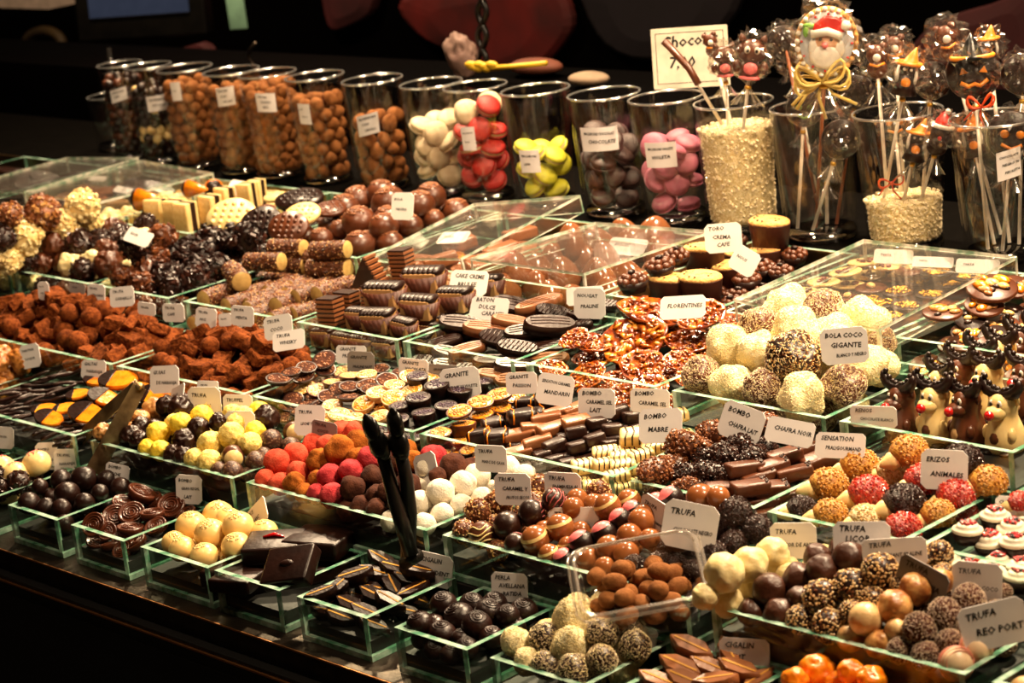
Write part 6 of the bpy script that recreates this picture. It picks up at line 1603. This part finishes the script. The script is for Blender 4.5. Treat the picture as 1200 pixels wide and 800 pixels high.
def h_santa(o, r, M):
    T = fc(M, r); Q = T @ Matrix.Rotation(math.pi/2, 4, 'X')
    b = B(); b.lathe([(.95, -.12), (1, 0), (.96, .06), (.01, .07)], COOK, 40, M=Q, sx=.88); b.obj('cookie', o)
    i_ = B(); i_.lathe([(.86, .07), (.84, .1), (.01, .11)], mat('pale_blue_icing', (.62, .66, .70), rough=.35), 36, M=Q, sx=.88); i_.obj('blue_icing', o)
    e = B()
    for k in range(26): a = k/26*6.283; e.ball((.82*math.cos(a), .93*math.sin(a), .1), .085, WHC if k > 4 and k < 22 else COOK, 1, (1, 1, .7), Q)
    e.obj('piped_border', o); d = B()
    for k in range(12): a = k/12*6.283; d.ball((.7*math.cos(a), .8*math.sin(a), .13), .045, REDC, 1, M=Q)
    d.obj('red_dots', o)
    f = B(); f.ball((0, 0, .14), .34, SKIN, 2, (1.1, .8, .3), Q); f.obj('face', o)
    w_ = B(); w_.ball((-.02, -.38, .14), .42, WHC, 3, (1.05, .85, .35), Q); w_.ball((-.35, -.15, .14), .2, WHC, 2, (.8, 1.3, .4), Q); w_.ball((.35, -.15, .14), .2, WHC, 2, (.8, 1.3, .4), Q)
    w_.tube([(-.45, .22, .2), (0, .32, .24), (.42, .2, .2)], .12, WHC, 8, M=Q); w_.ball((.5, .5, .2), .15, WHC, 2, M=Q); w_.obj('white_beard_and_trim', o)
    h = B(); h.prism([(-.45, .25), (.42, .22), (.55, .5), (.25, .72), (-.1, .74), (-.38, .5)], .1, .24, REDC, M=Q, bev=.05); h.obj('red_hat', o)
    n = B(); n.ball((-.05, -.05, .28), .1, PINK, 2, M=Q); n.obj('nose', o)
    for s_ in (-1, 1): y_ = B(); y_.ball((s_*.15-.03, .1, .25), .05, BLACKP, 1, M=Q); y_.obj('eye', o)
    g = B(); g.ball((-.5, .45, .16), .14, GREENC, 2, (1.4, .6, .4), Q); g.ball((-.6, .3, .16), .14, GREENC, 2, (.6, 1.3, .4), Q); g.obj('holly_leaves', o)


c13, c14, c15, c16 = [(j[0], .835) for j in JB]
lollipop('K3', 830, 205, -.012, 21, c13, (.004, -.012, .05), h_cat, 'big cat lollipop with a pink heart, in the sugar tumbler')
lollipop('K3', 738, 212, -.004, 16, c13, (-.014, .0, .05), h_cat, 'smaller cat lollipop beside the price sign')
lollipop('K3', 690, 150, .024, 13, c13, (-.01, .02, .05), h_bear, 'small bear lollipop behind the two cats', wrap=False)
o = lollipop('K3', 605, 225, -.02, 10, c13, (-.02, -.0, .12), lambda o, r, M: B().tube([(-.030, 0, .026), (.004, 0, -.004), (.016, 0, -.022)], .0042, MILK, 10).obj('twisted_stick', o), 'milk chocolate stick leaning across the price sign', wrap=False)
lollipop('K4', 165, 140, .02, 17, c14, (-.01, .01, .02), h_dark(None), 'tall dark wrapped lollipop between cat and santa', stick=STICKB)
lollipop('K4', 228, 352, -.01, 17, c14, (-.018, -.02, .012), h_dark(GREENC), 'dark face lollipop with green icing, inside the tumbler')
lollipop('K4', 345, 450, -.004, 19, c14, (.004, -.02, .012), h_dark(DARKM), 'dark round lollipop low in the stick tumbler')
lollipop('K4', 300, 135, -.02, 33, c14, (.0, -.01, .012), h_santa, 'round iced santa cookie on a stick with yellow ribbon', stick=STICKB, name='cookie_lollipop')
lollipop('K4', 462, 190, .01, 19, c15, (-.022, .0, .03), h_bear, 'brown bear lollipop on a long white stick')
lollipop('K4', 560, 235, -.014, 20, c15, (-.026, -.01, .03), h_witch, 'witch lollipop with orange hat above the rim')
lollipop('K4', 592, 455, -.022, 18, c15, (.0, -.01, .03), h_witch, 'second witch lollipop, inside the tumbler glass')
lollipop('K4', 668, 430, -.018, 18, c15, (.02, -.01, .03), h_gnome, 'red hatted gnome lollipop at the tumbler wall')
lollipop('K4', 190, 200, .03, 15, c14, (-.015, .018, .02), h_dark(None), 'dark wrapped lollipop low behind the santa cookie')
lollipop('K4', 395, 300, .02, 17, c14, (.012, .012, .012), h_dark(None), 'dark lollipop beside the santa cookie, at the rim', stick=STICKB)
lollipop('K4', 300, 520, .0, 17, c14, (.0, .01, .012), h_dark(DARKM), 'dark lollipop lowest in the stick tumbler')
lollipop('K4', 520, 160, .03, 18, c15, (-.01, .015, .03), h_bear, 'bear lollipop behind the witch with the orange hat')
lollipop('K4', 520, 400, .02, 17, c15, (-.01, .01, .03), h_dark(ORC), 'dark lollipop behind the glass of the witch tumbler')
lollipop('K4', 640, 260, .015, 18, c15, (.012, .012, .03), h_dark(None), 'dark wrapped lollipop between witch and pumpkin')
lollipop('K4', 770, 440, -.0, 18, c16, (-.012, -.0, .012), h_witch, 'witch lollipop low inside the last tumbler')
lollipop('K4', 690, 130, .02, 20, c16, (-.01, .01, .02), h_bear, 'bear lollipop with orange scarf behind the pumpkin')
lollipop('K4', 775, 235, -.012, 25, c16, (-.006, -.02, .012), h_pump, 'pumpkin face lollipop with black hat')
lollipop('K4', 900, 440, -.02, 24, c16, (.012, -.02, .012), h_dark(ORC), 'dark lollipop with orange face, low in the last tumbler')
lollipop('K4', 935, 240, .0, 20, c16, (.012, .01, .012), h_dark(None), 'dark lollipop at the rim of the last tumbler')
lollipop('K4', 825, 150, .03, 16, c16, (.0, .01, .012), h_witch, 'witch lollipop behind the pumpkin lollipop')


def bow(crop, x, y, v, s_, m, name, label, loops=3, tails=3, seed=1):
    X, Y = px(crop, x, y); p = atv(X, Y, v); o = bpy.data.objects.new(name, None); COL.objects.link(o); o.location = p; o.empty_display_size = .01; tag(o, label, 'ribbon', 'gift ribbons on lollipops')
    g = random.Random(seed); d = toward(p[0], p[1]); ex = Vector((-d[1], d[0], 0))
    for k in range(loops*2):
        sg = 1 if k % 2 else -1; a = g.uniform(-.3, .8); pts = []
        for t in np.linspace(0, 1, 10):
            w_ = math.sin(t*math.pi); pts.append(ex*(sg*s_*w_*math.cos(a))+Vector((0, 0, s_*(w_*math.sin(a)+.35*math.sin(t*2*math.pi)*sg)))+Vector((d[0], d[1], 0))*s_*.15*k*.3)
        b = B(); b.tube(pts, s_*.06, m, 6); b.obj('loop', o)
    for k in range(tails):
        a = g.uniform(-2.8, -.6); b = B(); b.tube([(0, 0, 0), ex*(s_*.6*math.cos(a))+Vector((0, 0, s_*.6*math.sin(a))), ex*(s_*1.5*math.cos(a+.3))+Vector((0, 0, s_*1.4*math.sin(a+.2)))], s_*.06, m, 6); b.obj('tail', o)
    k = B(); k.ball((0, 0, 0), s_*.14, m, 2); k.obj('knot', o)


RAF = mat('yellow_raffia', (.82, .66, .25), (.7, .52, .16), .4, 90)
bow('K4', 285, 262, .81, .030, RAF, 'raffia_bow', 'yellow raffia bow under the santa cookie', 4, 4)
bow('K4', 510, 592, .815, .014, mat('orange_ribbon', (.80, .12, .03), rough=.4), 'ribbon_bow', 'orange ribbon bow on the sugar in the witch tumbler', 2, 2, 3)
bow('K4', 800, 345, .812, .016, MATS['orange_ribbon'], 'ribbon_bow', 'orange ribbon bow under the pumpkin lollipop', 3, 2, 5)

# price sign behind the sugar tumbler
X, Y = 809, 67; p = atv(X, Y, .90)
o = bpy.data.objects.new('price_sign', card_mesh(.094, .072, mat('sign_board', (.86, .80, .66), rough=.45), .001)); COL.objects.link(o)
o.matrix_world = Matrix.Translation(Vector(p)) @ Matrix.Rotation(R(28), 4, 'Z') @ Matrix.Rotation(R(82), 4, 'X')
tag(o, 'cream price sign reading chocolat behind the sugar tumbler', 'sign')
t = bpy.data.objects.new('lettering', text_mesh(['Chocolat', '7,00'], .094, .072, size=.019)); COL.objects.link(t); t.parent = o
b = B()
for x0, x1, y0, y1 in ((-.042, .042, .0295, .0302), (-.042, .042, -.0302, -.0295), (-.042, -.0413, -.03, .03), (.0413, .042, -.03, .03)): b.box(x0, x1, y0, y1, .0005, .0007, INK)
b.obj('ruled_border', o)
solid('trim_20', -.25, -.19, .905, .93, .16, .24, BLACKP)


# ------------------------------------------------------------------ tongs
def blade(p0, p1, w0, w1, th, m, par, name, up=Vector((0, -1, .5))):
    p0, p1 = Vector(p0), Vector(p1); d = (p1-p0).normalized(); s_ = d.cross(up).normalized(); n = s_.cross(d).normalized(); V = []; N_ = 10
    for k in range(N_+1):
        t = k/N_; c = p0.lerp(p1, t)+n*(.004*math.sin(t*math.pi)); ww = w0+(w1-w0)*t
        for a, b_ in ((-1, -1), (1, -1), (1, 1), (-1, 1)): V.append(c+s_*ww*a/2+n*th*b_/2)
    Fc = [(4*k+i, 4*k+(i+1) % 4, 4*k+4+(i+1) % 4, 4*k+4+i) for k in range(N_) for i in range(4)]+[(3, 2, 1, 0), (4*N_, 4*N_+1, 4*N_+2, 4*N_+3)]
    b = B(); b.add(V, Fc, m, flat=True); return b.obj(name, par)


SBR = mat('brushed_tong_steel', (.62, .46, .26), (.30, .2, .11), .42, 60, metal=.9)
hp = Vector(atv(161, 452, .150)); a1 = Vector(at(84, 527, .048)); a2 = Vector(at(110, 553, .048))
o = bpy.data.objects.new('steel_tongs', None); COL.objects.link(o); o.empty_display_size = .02; tag(o, 'bronze-toned steel tongs leaning over the candied orange slices', 'tongs')
blade(a1, hp, .019, .015, .0012, SBR, o, 'arm', Vector((.3, -.8, .6))); blade(a2, hp+Vector((.004, 0, 0)), .019, .015, .0012, SBR, o, 'arm', Vector((.9, -.6, .3)))
b = B(); b.tube([hp+Vector((-.006, 0, 0)), hp+Vector((.008, 0, 0))], .004, SBR, 12); b.obj('hinge', o)

o = bpy.data.objects.new('black_tongs', None); COL.objects.link(o); o.empty_display_size = .02; tag(o, 'black plastic tongs with scalloped tips standing among the pink truffles', 'tongs')
base = Vector(at(478, 652, .040))
for i, pts in enumerate(([(482, 650, .060), (467, 600, .060), (456, 560, .058), (446, 525, .055)], [(478, 655, .075), (480, 600, .072), (476, 560, .068), (468, 525, .064)])):
    P_ = [Vector(atv(x, y, v)) for x, y, v in pts]; b = B(); k = B()
    b.tube(P_, .006, BLACKP, 10, rads=[.0068, .0068, .0062, .0058]); b.obj('arm', o)
    tx, ty = ((430, 492), (461, 484))[i]; tp = Vector(atv(tx, ty, .05+.01*i)); st = P_[-1]
    for q in range(9):
        t = q/8; c = st.lerp(tp, t); wd = .0105*(1+.30*math.sin(t*math.pi*3.4+.4))*(1-.30*t); k.ball(c, wd, BLACKP, 2, (1.0, .5, 1.1))
    k.obj('scalloped_tip', o)
b = B(); b.tube([Vector(atv(474, 660, .066)), Vector(atv(490, 650, .066))], .006, BLACKP, 12); b.obj('hinge', o)

# ------------------------------------------------------------------ open plastic tub of cocoa almonds
cx = Vector(at(748, 672, .098)); o = bpy.data.objects.new('plastic_tub', None); COL.objects.link(o); o.location = cx; o.empty_display_size = .02
o.rotation_euler = Euler((R(17), R(-4), R(48))); tag(o, 'open clear plastic tub of cocoa almonds resting across the glass trays', 'tub')


def rr_poly(a, b_, r, n=6):
    P_ = []
    for sx, sy, a0 in ((1, 1, 0), (-1, 1, 90), (-1, -1, 180), (1, -1, 270)):
        for k in range(n+1): t = R(a0+90*k/n); P_.append((sx*(a-r)+r*math.cos(t), sy*(b_-r)+r*math.sin(t)))
    return P_


def shell(levels, m, name, cap=True, rib=0):
    b = B(); n = None; V = []
    for a, b_, r, z in levels:
        P_ = rr_poly(a, b_, r, 9); n = len(P_)
        for i, (x, y) in enumerate(P_): k = 1-(rib if (i % 2 and 0 < len(V)//n < len(levels)-1) else 0); V.append((x*k, y*k, z))
    Fc = [(j*n+i, j*n+(i+1) % n, (j+1)*n+(i+1) % n, (j+1)*n+i) for j in range(len(levels)-1) for i in range(n)]
    if cap: Fc.append(tuple(range(n))[::-1])
    b.add(V, Fc, m); return b.obj(name, o)


shell([(.040, .034, .012, -.036), (.043, .037, .013, -.034), (.0465, .0405, .014, -.01), (.048, .042, .015, 0)], PLAST, 'bowl', True, .012)
PRIM = clear('plastic_rim', (.9, .88, .85), .10, 1.45, .12, .05, (1, .9, .8))
shell([(.048, .042, .015, 0), (.050, .044, .016, .002), (.053, .047, .018, .001), (.055, .049, .019, -.003)], PRIM, 'rim', False)
for z_, k_ in ((.0015, 1.04), (-.002, 1.145)):
    P_ = rr_poly(.048*k_, .042*k_, .016, 9); P_ = P_+P_[:2]; b = B(); b.tube([(x, y, z_) for x, y in P_], .0013, PRIM, 6); b.obj('rim_bead', o)
TM = Matrix.Translation(cx) @ o.rotation_euler.to_matrix().to_4x4(); g = random.Random(9); pts = []
for L in range(3):
    k_ = 0
    for q_ in range(500):
        x = g.uniform(-.034, .034); y = g.uniform(-.029, .029)
        if L == 2 and (abs(x) > .024 or abs(y) > .02): continue
        if all((x-a)**2+(y-b_)**2 > (.0158 if l == L else .006)**2 for l, a, b_ in pts if abs(l-L) < 2): pts.append((L, x, y)); k_ += 1
        if k_ > (18, 14, 4)[L]: break
cn = {}
for L, x, y in sorted(pts, key=lambda t: (t[0], round(t[2], 2), t[1])):
    q = put('almond', TM @ Vector((x, y, -.0270+L*.0100)), .0086, rx=g.uniform(-20, 20), ry=g.uniform(-20, 20)); cn[L] = cn.get(L, 0)+1
    q.rotation_euler = (R(g.uniform(-20, 20)), R(g.uniform(-20, 20)), R(g.uniform(0, 180)))
    q['label'] = '%s cocoa dusted almond in the %s layer of the plastic tub' % (ordinal(cn[L]), ('bottom', 'middle', 'top')[L]); q['group'] = 'cocoa almonds in the plastic tub'

# ------------------------------------------------------------------ behind the counter
BV = 1.5


def bg(x, y, v=BV): return Vector(atv(x, y, v))


o = bpy.data.objects.new('cash_monitor', None); COL.objects.link(o); o.empty_display_size = .05
tag(o, 'black framed till monitor hanging at the dark back wall', 'monitor')
p0 = bg(170, 24); Mm = Matrix.Translation(p0) @ Matrix.Rotation(R(26), 4, 'Z') @ Matrix.Rotation(R(-6), 4, 'X')
b = B(); b.box(-.145, .145, -.02, .02, -.035, .22, BLACKP, Mm, bev=.006); b.obj('housing', o)
b = B(); b.box(-.112, .112, -.0225, -.0205, .012, .20, mat('dull_blue_screen', (.04, .055, .10), rough=.25), Mm); b.obj('screen', o)
b = B(); b.box(-.112, .112, -.0235, -.0205, .009, .0115, STEEL, Mm); b.obj('screen_trim', o)
b = B(); b.tube([Mm @ Vector((0, .02, .1)), Mm @ Vector((0, .12, .12))], .02, BLACKP, 10); b.obj('wall_arm', o)
b = B(); Mk = Matrix.Translation(bg(277, 12, 1.45)) @ Matrix.Rotation(R(26), 4, 'Z'); b.box(-.018, .018, -.002, .002, -.035, .045, mat('mint_tag', (.36, .60, .44), rough=.5), Mk, bev=.001); o = b.obj('hanging_tag'); tag(o, 'mint green tag hanging at the top beside the monitor', 'tag')
b = B(); b.tube([bg(300, 50, 1.1), bg(293, 58, 1.1), bg(291, 66, 1.1), bg(296, 74, 1.1), bg(298, 100, 1.1), bg(302, 128, 1.1)], .003, STEEL, 8); o = b.obj('steel_hook'); tag(o, 'small bent steel hook glinting by the mint tag', 'hook')
mat('pale_shelf', (.62, .50, .42), rough=.6)
ps = bg(20, 3); b = B(); b.box(ps.x-.3, ps.x+.15, BV-.02, BV+.1, ps.z-.008, ps.z+.03, MATS['pale_shelf']); o = b.obj('wall_shelf'); tag(o, 'pale shelf edge at the top beyond the monitor', 'shelf')
sm_ = MATS['dull_blue_screen'].node_tree.nodes['Principled BSDF']; sm_.inputs['Emission Color'].default_value = (.25, .33, .6, 1); sm_.inputs['Emission Strength'].default_value = .035
# painted flower mural, low relief on the back wall
PET = mat('mural_red', (.20, .012, .008), (.06, .005, .004), .7, 8, thr=(.3, .7)); PETD = mat('mural_maroon', (.12, .018, .022), (.05, .008, .01), .7, 8, thr=(.3, .7)); YEL = mat('mural_ochre', (.10, .06, .012), (.05, .03, .01), .7, 8)


def petal(pts, m, v, name, label):
    q_ = len(pts); sm = []
    for i in range(q_):
        a_, b_, c_, d_ = (np.array(pts[(i+k) % q_], float) for k in (-1, 0, 1, 2))
        for t in (0, .25, .5, .75): sm.append(.5*((2*b_)+(-a_+c_)*t+(2*a_-5*b_+4*c_-d_)*t*t+(-a_+3*b_-3*c_+d_)*t**3))
    P_ = [bg(x, y, v) for x, y in sm]; n = len(P_); c = sum(P_, Vector())/n; V = []; Fc = []
    for q, dv in ((1, .012), (1, 0), (.93, -.006), (.6, -.012)):
        for p in P_: a = c+(p-c)*q; V.append((a.x, v+dv, a.z))
    for j in range(3):
        for i in range(n): Fc.append((j*n+i, j*n+(i+1) % n, (j+1)*n+(i+1) % n, (j+1)*n+i))
    Fc.append(tuple(range(n))); Fc.append(tuple(3*n+i for i in range(n))[::-1]); b = B(); b.add(V, Fc, m, flat=True); o = b.obj(name); tag(o, label, 'wall decoration', 'flower mural on the back wall')


VM = 1.88
petal([(470, 0), (560, -20), (640, -30), (670, 20), (655, 55), (620, 85), (560, 92), (525, 60), (490, 40)], PET, VM, 'mural_petal', 'large dull red petal above the macaron tumblers')
petal([(380, -40), (440, -40), (438, 10), (410, 30), (385, 30)], PETD, VM, 'mural_petal', 'dim maroon petal above the almond tumblers')
petal([(1068, 60), (1100, 25), (1160, 5), (1230, -10), (1230, 110), (1150, 105), (1090, 100)], PETD, VM, 'mural_petal', 'dark maroon petal behind the pumpkin lollipops')
petal([(690, -40), (860, -40), (850, 30), (760, 70), (700, 40)], mat('mural_night', (.014, .006, .012), rough=.7), VM, 'mural_petal', 'nearly black petal behind the price sign')
petal([(120, 75), (150, 52), (180, 70), (235, 50), (245, 70), (180, 82)], PETD, 1.5, 'cloth', 'dim red cloth under the monitor')
b = B(); b.tube([bg(52+22*math.cos(t), 54+18*math.sin(t), VM-.02) for t in np.linspace(0, 6.28, 24)], .012, YEL, 8); b.tube([bg(30, 62, VM-.02), bg(0, 70, VM-.02)], .006, YEL, 6); o = b.obj('mural_ring'); tag(o, 'dim ochre ring painted on the wall beyond the monitor', 'wall decoration')
b = B()
for k in (0, 1):
    b.tube([bg(565+5*math.sin(y*.11+k*math.pi), y, 1.1) for y in np.linspace(-20, 82, 40)], .0045, BLACKP, 8)
o = b.obj('twisted_cord'); tag(o, 'black twisted cord hanging above the macaron tumblers', 'cord')
bm_ = blob(.030, mat('grey_pink_paper', (.30, .20, .16), (.2, .12, .1), .7, 30), 4, low=.2, ridge=.3, sc=(.9, .5, 1)); o = bpy.data.objects.new('paper_bundle', bm_); o.location = bg(541, 66, 1.08); COL.objects.link(o); tag(o, 'crumpled grey pink paper behind the cream macarons', 'paper')
b = B()
for k in range(7): b.ball(bg(552+k*4-(k % 2)*2, 76+(k % 3)*2, 1.05), .010, mat('yellow_petal', (.75, .50, .04), rough=.5), 2, (1.3, .5, .6))
b.tube([bg(575, 80, 1.05), bg(600, 78, 1.05), (bg(640, 74, 1.05))], .004, MATS['yellow_petal'], 6); o = b.obj('yellow_flower'); tag(o, 'yellow flower lying at the foot of the cord', 'flower')
zc_ = float(bg(690, 100, 1.1).z)-.004
solid('trim_30', -3.2, 1.2, 1.04, 1.22, -.9, zc_, MATS['dark_wall'])
b = B(); b.ball(bg(690, 92, 1.1), .035, mat('tan_cloth', (.34, .25, .17), rough=.8), 3, (1, .6, .28)); o = b.obj('folded_hat'); tag(o, 'tan cloth hat behind the chocolate macaron tumbler', 'hat')
b = B(); b.ball(bg(628, 78, 1.15), .05, mat('red_brown_cloth', (.18, .05, .02), rough=.8), 3, (1, .5, .25)); o = b.obj('folded_cloth'); tag(o, 'red brown folded cloth behind the green macaron tumbler', 'cloth')
for i, (x, y) in enumerate(((12, 186), (5, 200))):
    p = bg(x, y, .98); b = B(); b.box(p.x-.06, p.x+.03, .95, 1.0, p.z-.006, p.z+.006, DARKM, bev=.002); o = b.obj('dark_box'); tag(o, ('upper', 'lower')[i]+' dark box stacked beyond the scoop glass', 'box')
